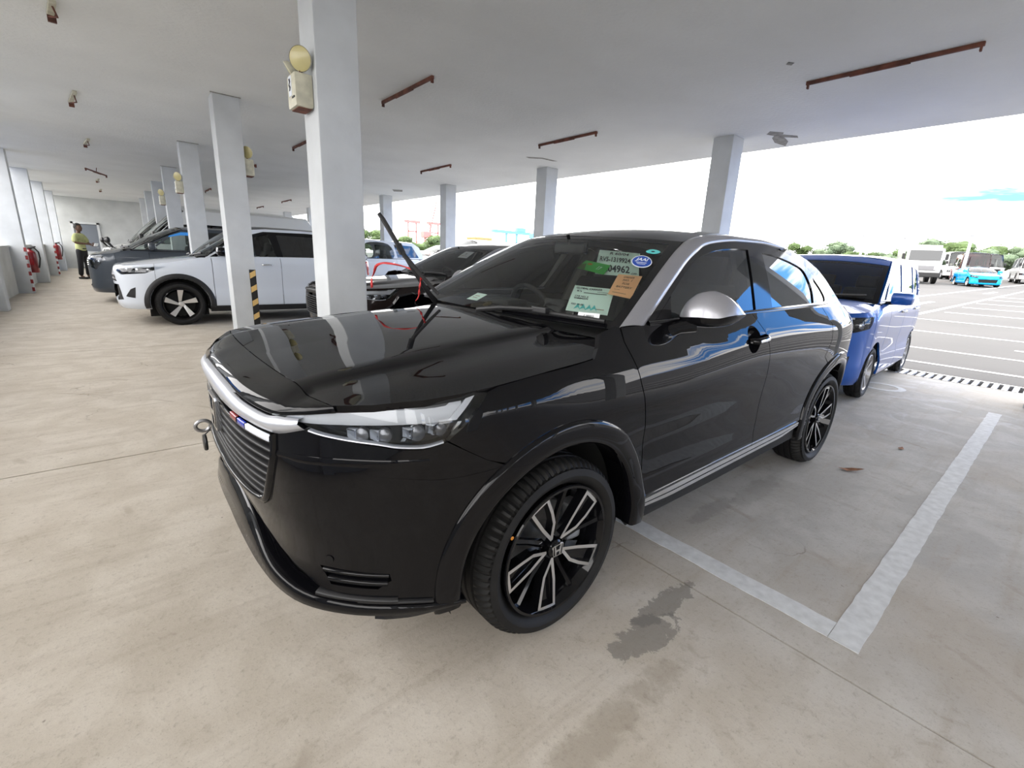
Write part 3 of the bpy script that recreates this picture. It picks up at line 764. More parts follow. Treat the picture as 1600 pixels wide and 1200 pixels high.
def hoodf(x, y): return np.stack([np.asarray(x, float), np.asarray(y, float), hoodz(x, y)], 1)
hoodf.ref = np.array((0, 0, .3))
def wscreen(y, v, off=0.0):
    """windscreen: y in -1..1 across, v in 0..1 up"""
    y = np.asarray(y, float); v = np.asarray(v, float); a = np.abs(y)
    bx = -.282-.085*a**2; by = .765*y; bz = 1.084-.002*a**2
    tx = -.845-.148*a**2.2; ty = .592*y; tz = 1.462-.020*a**2.2
    s = 4*v*(1-v); x = bx+(tx-bx)*v+.020*s*(1-.5*a*a); yy = by+(ty-by)*v; zz_ = bz+(tz-bz)*v+.028*s*(1-.5*a*a)
    return np.stack([x, yy, zz_], 1)
wscreen.ref = np.array((-1.2, 0, .8))
_rc = pchip([-2.62, -2.4, -2.0, -1.6, -1.2, -.95, -.845], [1.462, 1.490, 1.530, 1.546, 1.527, 1.490, 1.464])
_re = pchip([-2.62, -2.4, -2.1, -1.8, -1.4, -1.2, -.99, -.845], [1.405, 1.432, 1.466, 1.487, 1.484, 1.470, 1.441, 1.40])
_ry = pchip([-2.62, -2.4, -2.1, -1.8, -1.4, -1.2, -.99, -.845], [.575, .59, .60, .60, .592, .588, .592, .60])
def roofrow(x, n=25, xm=None):
    out = []
    for t in np.linspace(-1, 1, n):
        a = abs(t); xx = x
        if xm is not None: xx = x+(xm-x)*a**2.2
        zc, ze, ye = _rc(xx), _re(xx), _ry(xx)
        if xm is not None: zc = _rc(x)
        out.append((xx, t*ye, float(zc-(zc-ze)*(.55*a**2+.45*a**5))))
    return out
def side_poly(pts): return [(float(SH.sx(x)), z) for x, z in pts]

def crossover(loc, rz, body, label, full=True, silver='silver_paint', group=None):
    car = empty('car', loc, rz, label, 'car', group)
    P = lambda *a, **k: panel(*a, parent=car, **k)
    hh = .035 if full else .06
    ARC = lambda r, xc: circle(float(SH.sx(xc)), .335, r, 56)
    SXF, SXR = float(SH.sx(0)), float(SH.sx(-2.61))
    dz = lambda s: s
    # lower outline of the body
    # ---- hood
    hp = []
    for y in np.linspace(-.69, .69, 24): hp.append((.742-.03*(y/.69)**4-.012*(y/.69)**2, y))
    edge = [(x, float(_ye(x))-.004) for x in (.62, .5, .4, .3, .15, 0, -.1, -.205)]
    rear = [(-.30, .70), (-.275, .5), (-.262, .25), (-.258, 0), (-.262, -.25), (-.275, -.5), (-.30, -.70)]
    poly = hp+edge+rear+[(a, -b) for a, b in edge[::-1]]
    panel('hood', poly, hoodf, body, car, h=hh, thick=.02)
    # ---- nose panel ahead of the hood
    rows = []
    yy = np.linspace(-1, 1, 41)
    fx = pchip([0, .2, .3, .418, .515, .60, .665, .70], [.866, .862, .855, .838, .814, .775, .735, .70]); fz = pchip([0, .2, .3, .418, .515, .60, .665, .70], [.926, .922, .911, .904, .902, .916, .930, .937])
    bk = [(.745-.03*t**4-.012*t**2, .69*t, None) for t in yy]; bk = [(x, y, float(hoodz([x], [y])[0])) for x, y, _ in bk]
    fr = [(float(fx(abs(.70*t))), .70*t, float(fz(abs(.70*t)))) for t in yy]
    md = [((2*a[0]+b[0])/3, (2*a[1]+b[1])/3, (2*a[2]+b[2])/3+.002) for a, b in zip(bk, fr)]; md2 = [((a[0]+2*b[0])/3+.001, (a[1]+2*b[1])/3, (a[2]+2*b[2])/3+.003) for a, b in zip(bk, fr)]
    fr2 = [(x-.004, y, z-.012) for x, y, z in fr]
    loft('nose_panel', resample([bk, md, md2, fr, fr2], 5) if False else [bk, md, md2, fr, fr2], body, car, flip=True)
    # ---- bumper: both halves in one skin, grille and duct openings cut out
    sG = float(SH.sy(.536)); gr = [(0, .838), (.22, .842), (.40, .845), (.541, .842), (.541, .79), (.455, .612), (.40, .606), (.2, .600), (0, .598)]
    grf = gr+[(-a, b) for a, b in gr[1:-1][::-1]]
    hl = [(.519, .897), (.60, .921), (.75, .937), (.926, .954), (1.104, .962), (1.162, .957), (1.130, .924), (1.085, .877), (1.030, .838), (.964, .824), (.90, .829), (.847, .838), (.77, .848), (.689, .858), (.655, .866)]
    seam = [(1.030, .836), (1.09, .800), (1.15, .765)]
    R1 = .487
    arc_f = [(SXF-R1*math.cos(a), .335+R1*math.sin(a)) for a in np.linspace(math.radians(56), math.radians(-4), 14)]
    half = [(0, .905), (.22, .903), (.40, .892), (.519, .888), (.58, .896), (.655, .866), (.70, .854), (.77, .846), (.847, .836), (.90, .827), (.964, .821)]+seam+[(max(a, .02), b) for a, b in arc_f]+[(.97, .325), (.90, .352), (.66, .398), (.60, .425), (.48, .452), (.30, .52), (.15, .55), (0, .556)]
    bump = half+[(-a, b) for a, b in half[1:-1][::-1]]
    duct = [(.665, .462), (.70, .462), (.868, .447), (.873, .425), (.835, .400), (.70, .408)]
    panel('front_bumper', bump, SH.off(0), body, car, h=hh, holes=[grf, duct, [(-a, b) for a, b in duct]], thick=.025)
    # crease across the bumper below the lamp
    for sg in (1, -1):
        cs = [(.541, .790), (.65, .795), (.75, .797), (.88, .793), (.98, .789)]
        up = [SH.pt(sg*a, z+.006, .0015) for a, z in cs]; dn = [SH.pt(sg*a, z-.004, .004) for a, z in cs]; d2 = [SH.pt(sg*a, z-.016, .0005) for a, z in cs]
        loft('bumper_crease', [resample(up, 20), resample(dn, 20), resample(d2, 20)], body, car, flip=sg < 0)
    # ---- grille
    gro = empty('grille', parent=car)
    back = [(.545, .85), (.545, .78), (.46, .60), (.2, .59), (0, .588)]; back = [(0, .85)]+back
    panel('grille_back', back+[(-a, b) for a, b in back[1:-1][::-1]], SH.off(-.055), 'under', gro, h=.08, thick=0)
    for i in range(8):
        z = .806-.0262*i
        wv = min(.538, .541-.086*(.79-z)/.178) if z < .79 else .538
        q = np.linspace(-wv, wv, 41)
        rows = [SH.off(o)(q, np.full(41, z+d)) for o, d in ((-.03, .004), (-.004, .0065), (.001, .001), (-.012, -.006), (-.034, -.004))]
        loft('grille_slat', rows, 'satin_black' if i else 'gloss_black', gro)
    fr_o = [(0, .606), (.20, .608), (.40, .614), (.448, .620), (.535, .79), (.536, .842)]; fr_i = [(0, .592), (.20, .594), (.40, .600), (.464, .604), (.549, .788), (.548, .842)]
    for sg in (1, -1):
        A = arcsample([(a, b, 0) for a, b in fr_o], 40); B = arcsample([(a, b, 0) for a, b in fr_i], 40)
        mk = lambda Q, o: [SH.pt(sg*q[0] if abs(q[0]) > 1e-6 else 0, q[1], o) for q in Q]
        loft('grille_frame', [mk(A, -.02), mk(A, .008), mk((A+B)/2, .013), mk(B, .008), mk(B, -.012)], 'gloss_black' if full else 'satin_black', gro, flip=sg > 0)
    # upper garnish in brushed silver with short wings under the lamps
    gu = [(0, .912), (.2, .907), (.3, .897), (.42, .889), (.513, .886), (.55, .892), (.634, .897)]; gl = [(0, .846), (.2, .846), (.3, .846), (.42, .847), (.50, .846), (.552, .846), (.655, .872)]
    q = np.linspace(0, 1, 61); U = arcsample([(a, b, 0) for a, b in gu], 31); Lw = arcsample([(a, b, 0) for a, b in gl], 31)
    def both(Q, o): return [SH.pt(-q_[0], q_[1], o) for q_ in Q[::-1][:-1]]+[SH.pt(q_[0], q_[1], o) for q_ in Q]
    loft('grille_garnish', [both(U, -.02), both(U, .004), both(U*.66+Lw*.34, .018), both(U*.38+Lw*.62, .014), both(Lw, .006), both(Lw, -.02)], 'satin_chrome' if full else 'satin_black', gro)
    if full:
        emblem_H(gro, (.874, 0.0, .768), .108, 'x')
        em = gro.children[-1]; em.name = 'emblem'
        for (a0, a1, m_) in ((.235, .300, 'red'), (.312, .372, 'accent_blue'), (.378, .520, 'sticker_white')):
            q = np.linspace(a0, a1, 10); rows = [SH.off(.002)(q, np.full(10, z)) for z in (.828, .820, .8115)]
            rows = [SH.off(-.006)(q, np.full(10, .829))]+rows+[SH.off(-.006)(q, np.full(10, .8105))]
            loft('accent_bar', rows, m_, gro, label={'red': 'small red accent in the grille', 'accent_blue': 'dark blue accent in the grille', 'sticker_white': 'pale accent in the grille'}[m_])
    # ---- lower intake and lip
    li = [(0, .565), (.30, .53), (.48, .462), (.60, .435), (.66, .41), (.90, .36), (.88, .31), (.48, .31), (0, .33)]
    panel('lower_intake', li+[(-a, b) for a, b in li[1:-1][::-1]], SH.off(-.045), 'under', car, h=.08, thick=0)
    for z0 in (.50, .455):
        q = np.linspace(-.36, .36, 31); loft('intake_bar', [SH.off(o)(q, z0-.16*np.maximum(0, np.abs(q)-.1)+d) for o, d in ((-.045, .008), (-.025, .006), (-.025, -.006), (-.045, -.008))], 'satin_black', car)
    lt = [(0, .460), (.15, .455), (.30, .434), (.48, .396), (.57, .384), (.78, .360), (.905, .350), (.99, .336), (1.09, .318)]; lb = [(0, .378), (.15, .376), (.30, .366), (.48, .346), (.57, .340), (.78, .322), (.905, .315), (.99, .308), (1.09, .306)]
    T = arcsample([(a, b, 0) for a, b in lt], 36); B = arcsample([(a, b, 0) for a, b in lb], 36)
    offc = lambda Q, o: np.array([[*q_] for q_ in Q])
    def rowlip(Q, o, d=0): 
        f = lambda s_, z, e: SH.pt(s_, z, e)
        ex = lambda s_: o-.022*max(0, 1-(s_/.6)**2)
        return [f(-q_[0], q_[1]+d, ex(q_[0])) for q_ in Q[::-1][:-1]]+[f(q_[0], q_[1]+d, ex(q_[0])) for q_ in Q]
    loft('bumper_lip', [rowlip(T, -.04), rowlip(T, .004), rowlip(T*.93+B*.07, .011), rowlip(T*.12+B*.88, .013), rowlip(B, .006), rowlip(B, -.05, -.03)], body, car)
    lg = arcsample([(a, b+.010, 0) for a, b in lt[5:8]], 24)
    for sg in (1, -1):
        loft('lip_trim', [[SH.pt(sg*q_[0], q_[1]+d, o) for q_ in lg] for d, o in ((.003, -.02), (.003, .006), (-.002, .010), (-.006, .008))], 'satin_black', car, flip=sg < 0)
        # fog duct with two fins
        db = [(sg*a, b) for a, b in ((.655, .47), (.88, .455), (.88, .39), (.69, .395))]
        panel('duct_back', db, SH.off(-.04), 'under', car, h=.06, thick=0)
        for zz0, zz1, e0, e1 in ((.450, .440, .675, .866), (.425, .415, .690, .862)):
            q_ = np.linspace(e0, e1, 14); zc = np.linspace(zz0, zz1, 14)
            loft('duct_fin', [SH.off(o)(sg*q_, zc+d) for o, d in ((-.03, .004), (.003, .006), (.003, -.005), (-.03, -.006))], 'gloss_black', car, flip=sg < 0)
        q_ = np.linspace(.66, .89, 14); loft('duct_trim', [SH.off(o)(sg*q_, np.linspace(.380, .362, 14)+d) for o, d in ((-.01, .010), (.010, .008), (.012, 0), (.0, -.008))], 'satin_black', car, flip=sg < 0)
        a_ = SH.pt(sg*.699, .489, .0015); MBn = MB()
        n_ = SH.pt(sg*.699, .489, .05)-a_; n_ /= np.linalg.norm(n_)
        MBn.tube([a_-n_*.002, a_+n_*.0015], .0125, 16); MBn.build('parking_sensor', 'gloss_black', car)
        # air deflector ahead of the wheel
        dq = np.linspace(.82, 1.05, 10); pr = np.interp(np.linspace(0, 1, 10), [0, .15, .5, .9, 1], [.2, .8, 1, .75, .4])
        loft('air_deflector', [[SH.pt(sg*q_, .325, -.030) for q_ in dq], [SH.pt(sg*q_, .300-.062*k, -.010) for q_, k in zip(dq, pr)], [SH.pt(sg*q_, .300-.063*k, -.018) for q_, k in zip(dq, pr)], [SH.pt(sg*q_, .325, -.040) for q_ in dq]], 'plastic', car, smooth=False)
    # ---- head lamps
    for sg in (1, -1):
        lamp = empty('headlight', parent=car)
        hs_ = [(sg*a, b) for a, b in hl]
        panel('lamp_housing', hs_, SH.off(-.045), 'gloss_black', lamp, h=.05, thick=0)
        # daytime bar: a bright light-guide band with a rising blade at the outer end
        up = [(.530, .896, -.004), (.62, .914, -.012), (.75, .926, -.016), (.90, .938, -.018), (1.02, .944, -.018), (1.085, .950, -.016)]
        lo = [(.545, .886, -.008), (.65, .884, -.014), (.75, .886, -.016), (.90, .888, -.016), (1.00, .889, -.016), (1.065, .893, -.014)]
        U = arcsample(up, 24); D = arcsample(lo, 24)
        g = lambda Q, e=0: [SH.pt(sg*q_[0], q_[1], q_[2]+e) for q_ in Q]
        loft('light_guide', [g(U, -.02), g(U), g(U*.7+D*.3, .006), g(U*.35+D*.65, -.004), g(D, .003), g(D, -.02)], 'lamp_white', lamp, flip=sg < 0)
        bl_ = [(1.035, .893), (1.060, .893), (1.128, .957), (1.108, .960)]
        panel('light_blade', [(sg*a, b) for a, b in bl_], SH.off(-.006), 'lamp_white', lamp, h=.02, thick=.02)
        # top shade over the guide
        sh_ = [(.60, .917), (.75, .931), (.92, .946), (1.07, .955), (1.03, .928), (.90, .926), (.75, .918)]
        panel('lamp_bezel', [(sg*a, b) for a, b in sh_], SH.off(-.012), 'lamp_grey', lamp, h=.03, thick=.008)
        # projector units in the lower half
        for a, z, r in ((.800, .860, .022), (.862, .858, .022), (.950, .862, .024), (1.015, .868, .020)):
            c0_ = SH.pt(sg*a, z, -.040); c1_ = SH.pt(sg*a, z, -.014); nn_ = (c1_-c0_)/np.linalg.norm(c1_-c0_)
            m_ = MB(); m_.tube([c0_, c0_+nn_*.014, c1_, c1_+nn_*.006], [r*.8, r, r*.9, r*.4], 14); m_.build('projector', 'lamp_grey', lamp, smooth=True)
            m_ = MB(); m_.box(tuple(SH.pt(sg*(a-.020), z+.004, -.022)), (.03, .03, .03), bevel=.004, rot=Matrix.Rotation(.5*sg, 3, 'Z')); m_.build('reflector', 'chrome', lamp)
        for a0, a1 in ((.905, .918), (1.040, 1.050)):
            panel('lamp_fin', [(sg*a0, .842), (sg*(a0+.012), .842), (sg*(a1+.03), .884), (sg*(a1+.018), .884)], SH.off(-.018), 'chrome', lamp, h=.03, thick=.01)
        lt_ = [(.66, .868), (.69, .8615), (.77, .8505), (.847, .8415), (.90, .832), (.964, .8275), (1.02, .836)]
        Q = arcsample([(a, b, 0) for a, b in lt_], 20); loft('lamp_trim', [[SH.pt(sg*q_[0], q_[1]+d, o) for q_ in Q] for d, o in ((.004, -.012), (.003, .0005), (-.001, .001))], 'satin_chrome', lamp, flip=sg < 0)
        panel('lamp_cover', hs_, SH.off(.0005), 'lens', lamp, h=.04, thick=.0)
    # ---- flanks
    LW = .30
    for sg in (1, -1):
        m = lambda pts: [(sg*a, b) for a, b in pts]
        f0 = SH.off(0)
        sd = lambda x: float(SH.sx(x))
        # fender
        fen = [(1.162, .9575), (1.20, .968), (1.37, .985), (1.50, .993), (1.63, 1.006), (1.665, 1.04), (1.69, 1.085), (1.78, 1.105), (1.802, 1.10), (1.806, 1.05), (1.83, .99), (1.855, .90), (1.876, .84), (1.905, .72), (1.925, .60), (1.938, .48), (1.943, .36), (SXF, .36), (1.155, .763), (1.092, .801), (1.032, .840), (1.087, .879), (1.132, .925)]
        fen = [q for q in fen if q[0] != SXF]
        fen = fen[:17]+[(SXF+R1*math.cos(a), .335+R1*math.sin(a)) for a in np.linspace(math.radians(3), math.radians(123), 26)]+fen[17:]
        panel('fender', m(fen), f0, body, car, h=hh, thick=.02)
        # doors
        fd = [(1.811, 1.10), (1.8115, 1.05), (1.8355, .99), (1.8605, .90), (1.8815, .84), (1.9105, .72), (1.9305, .60), (1.9435, .48), (1.9485, .395), (2.2, .396), (2.6, .40), (2.945, .406), (2.952, .47), (2.966, .55), (2.972, .66), (2.972, .80), (2.958, .88), (2.93, .96), (2.885, 1.03), (2.82, 1.118), (2.4, 1.108), (2.0, 1.101)]
        pk = [(sg*a, b) for a, b in circle(2.765, .998, .066, 28)]
        panel('front_door', m(fd), f0, body, car, h=hh, holes=[pk], thick=.02)
        rd = [(2.825, 1.118), (2.890, 1.03), (2.935, .96), (2.963, .88), (2.977, .80), (2.977, .66), (2.971, .55), (2.957, .47), (2.950, .406), (3.3, .411), (3.555, .416)]
        arcr = [(SXR+R1*math.cos(a), .335+R1*math.sin(a)) for a in np.linspace(math.radians(168), math.radians(118), 12)]
        rd += arcr+[(3.78, .82), (3.83, .92), (3.83, 1.02), (3.79, 1.121), (3.4, 1.121)]
        panel('rear_door', m(rd), f0, body, car, h=hh, thick=.02)
        qp = [(3.797, 1.121), (3.836, 1.02), (3.836, .92), (3.786, .82)]+[(SXR+R1*math.cos(a), .335+R1*math.sin(a)) for a in np.linspace(math.radians(117), math.radians(30), 18)]+[(4.62, .60), (4.66, .80), (4.665, .90), (4.70, 1.02), (4.60, 1.09), (4.30, 1.115), (4.0, 1.12)]
        panel('rear_quarter', m(qp), f0, body, car, h=hh, thick=.02)
        rb = [(SXR+R1*math.cos(a), .335+R1*math.sin(a)) for a in np.linspace(math.radians(29), math.radians(-5), 10)]+[(4.5, .26), (5.2, .27), (5.62, .27), (5.62, .70), (5.0, .70), (4.66, .79), (4.625, .60)]
        panel('rear_bumper', m(rb), f0, body, car, h=.06, thick=.02)
        tl = [(4.67, .905), (4.665, .80), (5.0, .71), (5.62, .71), (5.62, .86), (5.0, .89)]
        panel('tailgate_skin', m(tl), f0, body, car, h=.06, thick=.02)
        ta = [(4.672, .91), (5.0, .895), (5.62, .865), (5.62, .94), (5.0, .955), (4.705, 1.015)]
        panel('tail_lamp', m(ta), SH.off(.002), 'lamp_red', car, h=.06, thick=.02)
        tt = [(4.71, 1.018), (5.0, .957), (5.62, .942), (5.62, 1.05), (5.0, 1.07), (4.605, 1.09)]
        panel('tailgate_ledge', m(tt), f0, body, car, h=.06, thick=.02)
        # chrome strip and sill
        cs = arcsample([(1.955, .397, 0), (2.4, .403, 0), (2.95, .410, 0), (3.3, .416, 0), (3.56, .424, 0)], 30)
        hts = np.interp(np.linspace(0, 1, 30), [0, .12, .85, 1], [.018, .024, .022, .012])
        for nm, d0, d1, o in (('sill_strip', 0.0, -1.0, .010), ('sill_strip', -1.25, -2.1, .008)):
            rows = [[SH.pt(sg*q_[0], q_[1]+d0*h_, 0) for q_, h_ in zip(cs, hts)], [SH.pt(sg*q_[0], q_[1]+d0*h_-.001, o) for q_, h_ in zip(cs, hts)], [SH.pt(sg*q_[0], q_[1]+d1*h_+.001, o) for q_, h_ in zip(cs, hts)], [SH.pt(sg*q_[0], q_[1]+d1*h_, 0) for q_, h_ in zip(cs, hts)]]
            loft(nm, rows, 'chrome', car, smooth=False, flip=sg > 0)
        sl = [(1.90, .392), (2.6, .398), (3.58, .415), (3.60, .30), (2.6, .27), (1.90, .27)]
        panel('sill', m(sl), SH.off(-.02), 'under', car, h=.08, thick=.04)  # sill coloured near black to stand in for the shadow below the strip
        # arch trims
        for sc_, a0, a1 in ((SXF, -6, 186), (SXR, -6, 186)):
            aa = np.linspace(math.radians(a0), math.radians(a1), 60)
            rr_ = lambda r, o: [SH.pt(sg*(sc_+r*math.cos(a)), .335+r*math.sin(a), o) for a in aa]
            loft('arch_trim', [rr_(.488, -.004), rr_(.487, .006), rr_(.475, .011), rr_(.435, .012), rr_(.413, .009), rr_(.405, .002), rr_(.407, -.03), rr_(.415, -.12)], body, car, flip=sg < 0)
            xc = 0 if sc_ == SXF else -2.61
            a2 = np.linspace(math.radians(-15), math.radians(195), 30)
            loft('wheel_liner', [[(xc-.42*math.cos(a), sg*y, .335+.42*math.sin(a)) for a in a2] for y in (.80, .50)], 'under', car)
            raw('wheel_well', [(xc-.55, sg*.52, .15), (xc+.55, sg*.52, .15), (xc+.55, sg*.52, .9), (xc-.55, sg*.52, .9)], [(0, 1, 2, 3)], 'under', car)
        # glass house
        gs = gside(sg); go = gside(sg, .004)
        fg = smooth_poly([(-.56, 1.118), (-.75, 1.236), (-.953, 1.347), (-1.10, 1.392), (-1.25, 1.418), (-1.42, 1.431), (-1.575, 1.433), (-1.505, 1.28), (-1.434, 1.130), (-1.0, 1.122)], 4, keep=(0, 6, 8))
        rg = smooth_poly([(-1.640, 1.135), (-1.70, 1.28), (-1.742, 1.424), (-1.85, 1.420), (-1.974, 1.408), (-2.16, 1.378), (-2.30, 1.335), (-2.335, 1.235), (-2.285, 1.142), (-1.95, 1.138)], 4, keep=(0, 2, 8))
        qg = smooth_poly([(-2.365, 1.148), (-2.405, 1.24), (-2.425, 1.300), (-2.505, 1.235), (-2.545, 1.18), (-2.52, 1.150), (-2.44, 1.144)], 3, keep=(0, 2))
        fo_ = smooth_poly([(-.465, 1.100), (-.60, 1.176), (-.76, 1.268), (-.926, 1.356), (-1.114, 1.428), (-1.379, 1.466), (-1.80, 1.474), (-2.02, 1.450), (-2.20, 1.415), (-2.36, 1.362), (-2.48, 1.292), (-2.575, 1.215), (-2.59, 1.150), (-2.50, 1.118), (-1.6, 1.112)], 4, keep=(0,))
        panel('window_frame', fo_, gs, 'gloss_black', car, h=.05, holes=[fg, rg, qg], thick=.03)
        panel('door_glass', fg, gside(sg, -.008), 'glass_side', car, h=.06, thick=0)
        panel('rear_door_glass', rg, gside(sg, -.008), 'glass_dark', car, h=.06, thick=0)
        panel('quarter_glass', qg, gside(sg, -.006), 'glass_dark', car, h=.05, thick=0)
        # belt moulding
        bm_ = arcsample([(-.50, 1.108, 0), (-1.0, 1.116, 0), (-1.5, 1.124, 0), (-2.0, 1.131, 0), (-2.56, 1.142, 0)], 30)
        loft('belt_moulding', [[(q_[0], sg*(GY(q_[0], q_[1]+d)+o), q_[1]+d) for q_ in bm_] for d, o in ((.008, 0), (.007, .007), (-.004, .010), (-.010, .006))], 'gloss_black', car, flip=sg > 0)
        # C pillar in body colour
        edge_ = [(-2.03, 1.476), (-2.10, 1.467), (-2.3, 1.441), (-2.45, 1.410), (-2.62, 1.354), (-2.74, 1.286), (-2.84, 1.213), (-2.95, 1.130), (-3.04, 1.060)]
        cp = edge_+[(-3.04, 1.03), (-2.9, 1.06), (-2.55, 1.09), (-2.3, 1.10)]
        cpo = cp
        panel('rear_pillar', cpo, gside(sg, -.003), body, car, h=hh, holes=[[(a, b) for a, b in fo_]], thick=.02)
        # front pillar strip and roof rail
        inn = [(-.367, .757, 1.095), (-.57, .703, 1.216), (-.778, .650, 1.334), (-.90, .620, 1.398), (-1.0, .600, 1.443), (-1.10, .585, 1.468), (-1.25, .574, 1.489), (-1.5, .566, 1.502), (-1.8, .572, 1.502), (-2.0, .588, 1.484), (-2.10, .597, 1.467)]
        ot = [(-.465, 1.098), (-.60, 1.178), (-.76, 1.270), (-.926, 1.358), (-1.03, 1.400), (-1.114, 1.431), (-1.25, 1.453), (-1.5, 1.473), (-1.8, 1.478), (-2.0, 1.467), (-2.10, 1.463)]
        ot = [(x, float(GY(x, z))+.003, z) for x, z in ot]
        I = arcsample(inn, 60); O = resample(ot, 60)
        I = resample(inn, 60)
        sgm = lambda Q: [(q_[0], sg*q_[1], q_[2]) for q_ in Q]
        mid = (I+O)/2; nrm = np.array([0.25, .75, .55]); nrm /= np.linalg.norm(nrm)
        loft('pillar_strip', [sgm(I-nrm*.02), sgm(I+nrm*.002), sgm(I*.75+O*.25+nrm*.010), sgm(mid+nrm*.012), sgm(I*.25+O*.75+nrm*.009), sgm(O+nrm*.001), sgm(O-nrm*.02)], silver, car, flip=sg > 0)
        # mirror
        mirror_(car, sg, silver)
        # handle with its cup
        cc = [SH.pt(sg*(2.765+.066*math.cos(t)), .998+.066*math.sin(t), 0) for t in np.linspace(0, 2*PI, 25)]
        ci = [SH.pt(sg*(2.765+.046*math.cos(t)), .998+.046*math.sin(t), -.03) for t in np.linspace(0, 2*PI, 25)]
        ce = [SH.pt(sg*2.765, .998, -.036)]*25
        loft('handle_cup', [cc, ci, ce], 'gloss_black', car, flip=sg < 0)
        hb = arcsample([(2.732, .994, .004), (2.752, .996, .028), (2.81, 1.001, .034), (2.862, 1.005, .028), (2.880, 1.006, .004)], 16)
        loft('door_handle', [[SH.pt(sg*q_[0], q_[1]+d, q_[2]+e) for q_ in hb] for d, e in ((-.012, -.006), (-.014, .004), (-.004, .008), (.008, .006), (.013, -.002), (.010, -.010), (-.012, -.006))], body, car, flip=sg > 0)
        loft('handle_accent', [[SH.pt(sg*q_[0], q_[1]+d, q_[2]+e) for q_ in hb[3:-3]] for d, e in ((-.009, .0075), (-.004, .0095), (.004, .0085))], 'chrome', car, flip=sg > 0)
        if full and sg > 0:
            raw('corner_garnish', [(-.555, sg*(GY(-.555, 1.118)+.002), 1.118), (-.66, sg*(GY(-.66, 1.121)+.002), 1.121), (-.70, sg*(GY(-.70, 1.205)+.002), 1.205), (-.555, sg*(GY(-.555, 1.118)-.01), 1.118), (-.66, sg*(GY(-.66, 1.121)-.01), 1.121), (-.70, sg*(GY(-.70, 1.205)-.01), 1.205)], [(0, 1, 2), (0, 3, 4, 1), (1, 4, 5, 2), (2, 5, 3, 0)], 'gloss_black', car)
    # ---- windscreen, roof, tail glass
    hy = [(-1, 0), (1, 0), (1, 1), (-1, 1)]
    band_in = smooth_poly([(-.93, .065), (.93, .065), (.955, .5), (.93, .945), (-.93, .945), (-.955, .5)], 3, keep=(0, 1, 3, 4))
    panel('windscreen_border', hy, wscreen, 'gloss_black', car, h=.08, holes=[band_in], thick=.006)
    panel('windscreen', band_in, wscreen, 'glass_clear', car, h=.08, thick=0)
    rr = [roofrow(-.845, xm=-.993)]+[roofrow(x, xm=x-.148*max(0, (1.4-abs(x))/.555)) for x in (-.90, -.97, -1.05, -1.15, -1.25)]+[roofrow(x) for x in (-1.4, -1.6, -1.8, -2.0, -2.2, -2.35, -2.46)]
    loft('roof', rr, 'gloss_black' if full else body, car, flip=False)
    # spoiler and rear glass
    L_, R_ = [], []
    ed = [(-2.45, 1.408), (-2.53, 1.386), (-2.62, 1.353), (-2.74, 1.285), (-2.84, 1.212), (-2.95, 1.129), (-3.04, 1.058)]
    rows = []
    for x, z in ed:
        yb_ = float(GY(x, z))-.004; k = min(1, (-2.45-x)/.5)
        rows.append([(x-.16*k*(1-t*t), t*yb_, z+.072*(1-t*t)*(1-.5*k)) for t in np.linspace(-1, 1, 17)])
    loft('spoiler', rows[:3], body, car)
    loft('rear_glass', rows[2:], 'glass_dark', car)
    rows2 = [[(x-.03, y, z-.02) for x, y, z in rows[-1]], [(x-.08, y, z-.03) for x, y, z in rows[-1]]]
    loft('tailgate_edge', [rows[-1]]+rows2, body, car)
    # shark fin
    f_ = MB(); f_.prism([(-2.26, 1.515), (-2.42, 1.505), (-2.41, 1.565), (-2.38, 1.570)], -.016, .016, 'y'); f_.build('antenna', body, car)
    # ---- floor and cabin
    MB().box((-1.47, 0, .235), (3.6, 1.40, .05)).box((.42, 0, .335), (.4, .9, .07)).build('underbody', 'under', car)
    MB().box((.28, 0, .62), (.75, 1.0, .55)).build('engine_bay', 'under', car)
    MB().box((-3.02, 0, .60), (.62, 1.3, .7)).build('boot_tub', 'under', car)
    ds = [[(-.37, y, 1.035), (-.44, y, 1.045), (-.60, y, 1.060-.02*abs(y)), (-.76, y, 1.035), (-.82, y, .98), (-.80, y, .85), (-.70, y, .55)] for y in np.linspace(-.72, .72, 13)]
    loft('dashboard', ds, 'interior', car)
    MB().box((-.80, 0, 1.06), (.02, .24, .13), bevel=.006, rot=Matrix.Rotation(-.2, 3, 'Y')).build('screen', 'gloss_black', car)
    MB().box((-.66, -.36, 1.075), (.16, .34, .06), bevel=.02).build('instrument_hood', 'interior', car)
    MB().box((-1.0, 0, .55), (.9, .24, .40), bevel=.03).build('centre_console', 'interior', car)
    sw = empty('steering_wheel', parent=car); tiltM = Matrix.Rotation(math.radians(-66), 3, 'Y')
    c_ = Vector((-.93, -.36, 1.005))
    MB().tube([c_+tiltM @ Vector((.185*math.cos(t), .185*math.sin(t), 0)) for t in np.linspace(0, 2*PI, 33)], .0155, 8, caps=False).build('wheel_rim', 'interior', sw, smooth=True)
    MB().box(tuple(c_), (.13, .16, .045), bevel=.02, rot=tiltM).build('wheel_boss', 'interior', sw)
    for t in (PI/2, -PI/2, PI):
        MB().tube([c_+tiltM @ Vector((.05*math.cos(t), .05*math.sin(t), 0)), c_+tiltM @ Vector((.18*math.cos(t), .18*math.sin(t), 0))], .013, 6).build('wheel_spoke', 'interior', sw)
    MB().tube([c_, c_+Vector((.20, 0, -.09))], .04, 8).build('column_shroud', 'interior', sw)
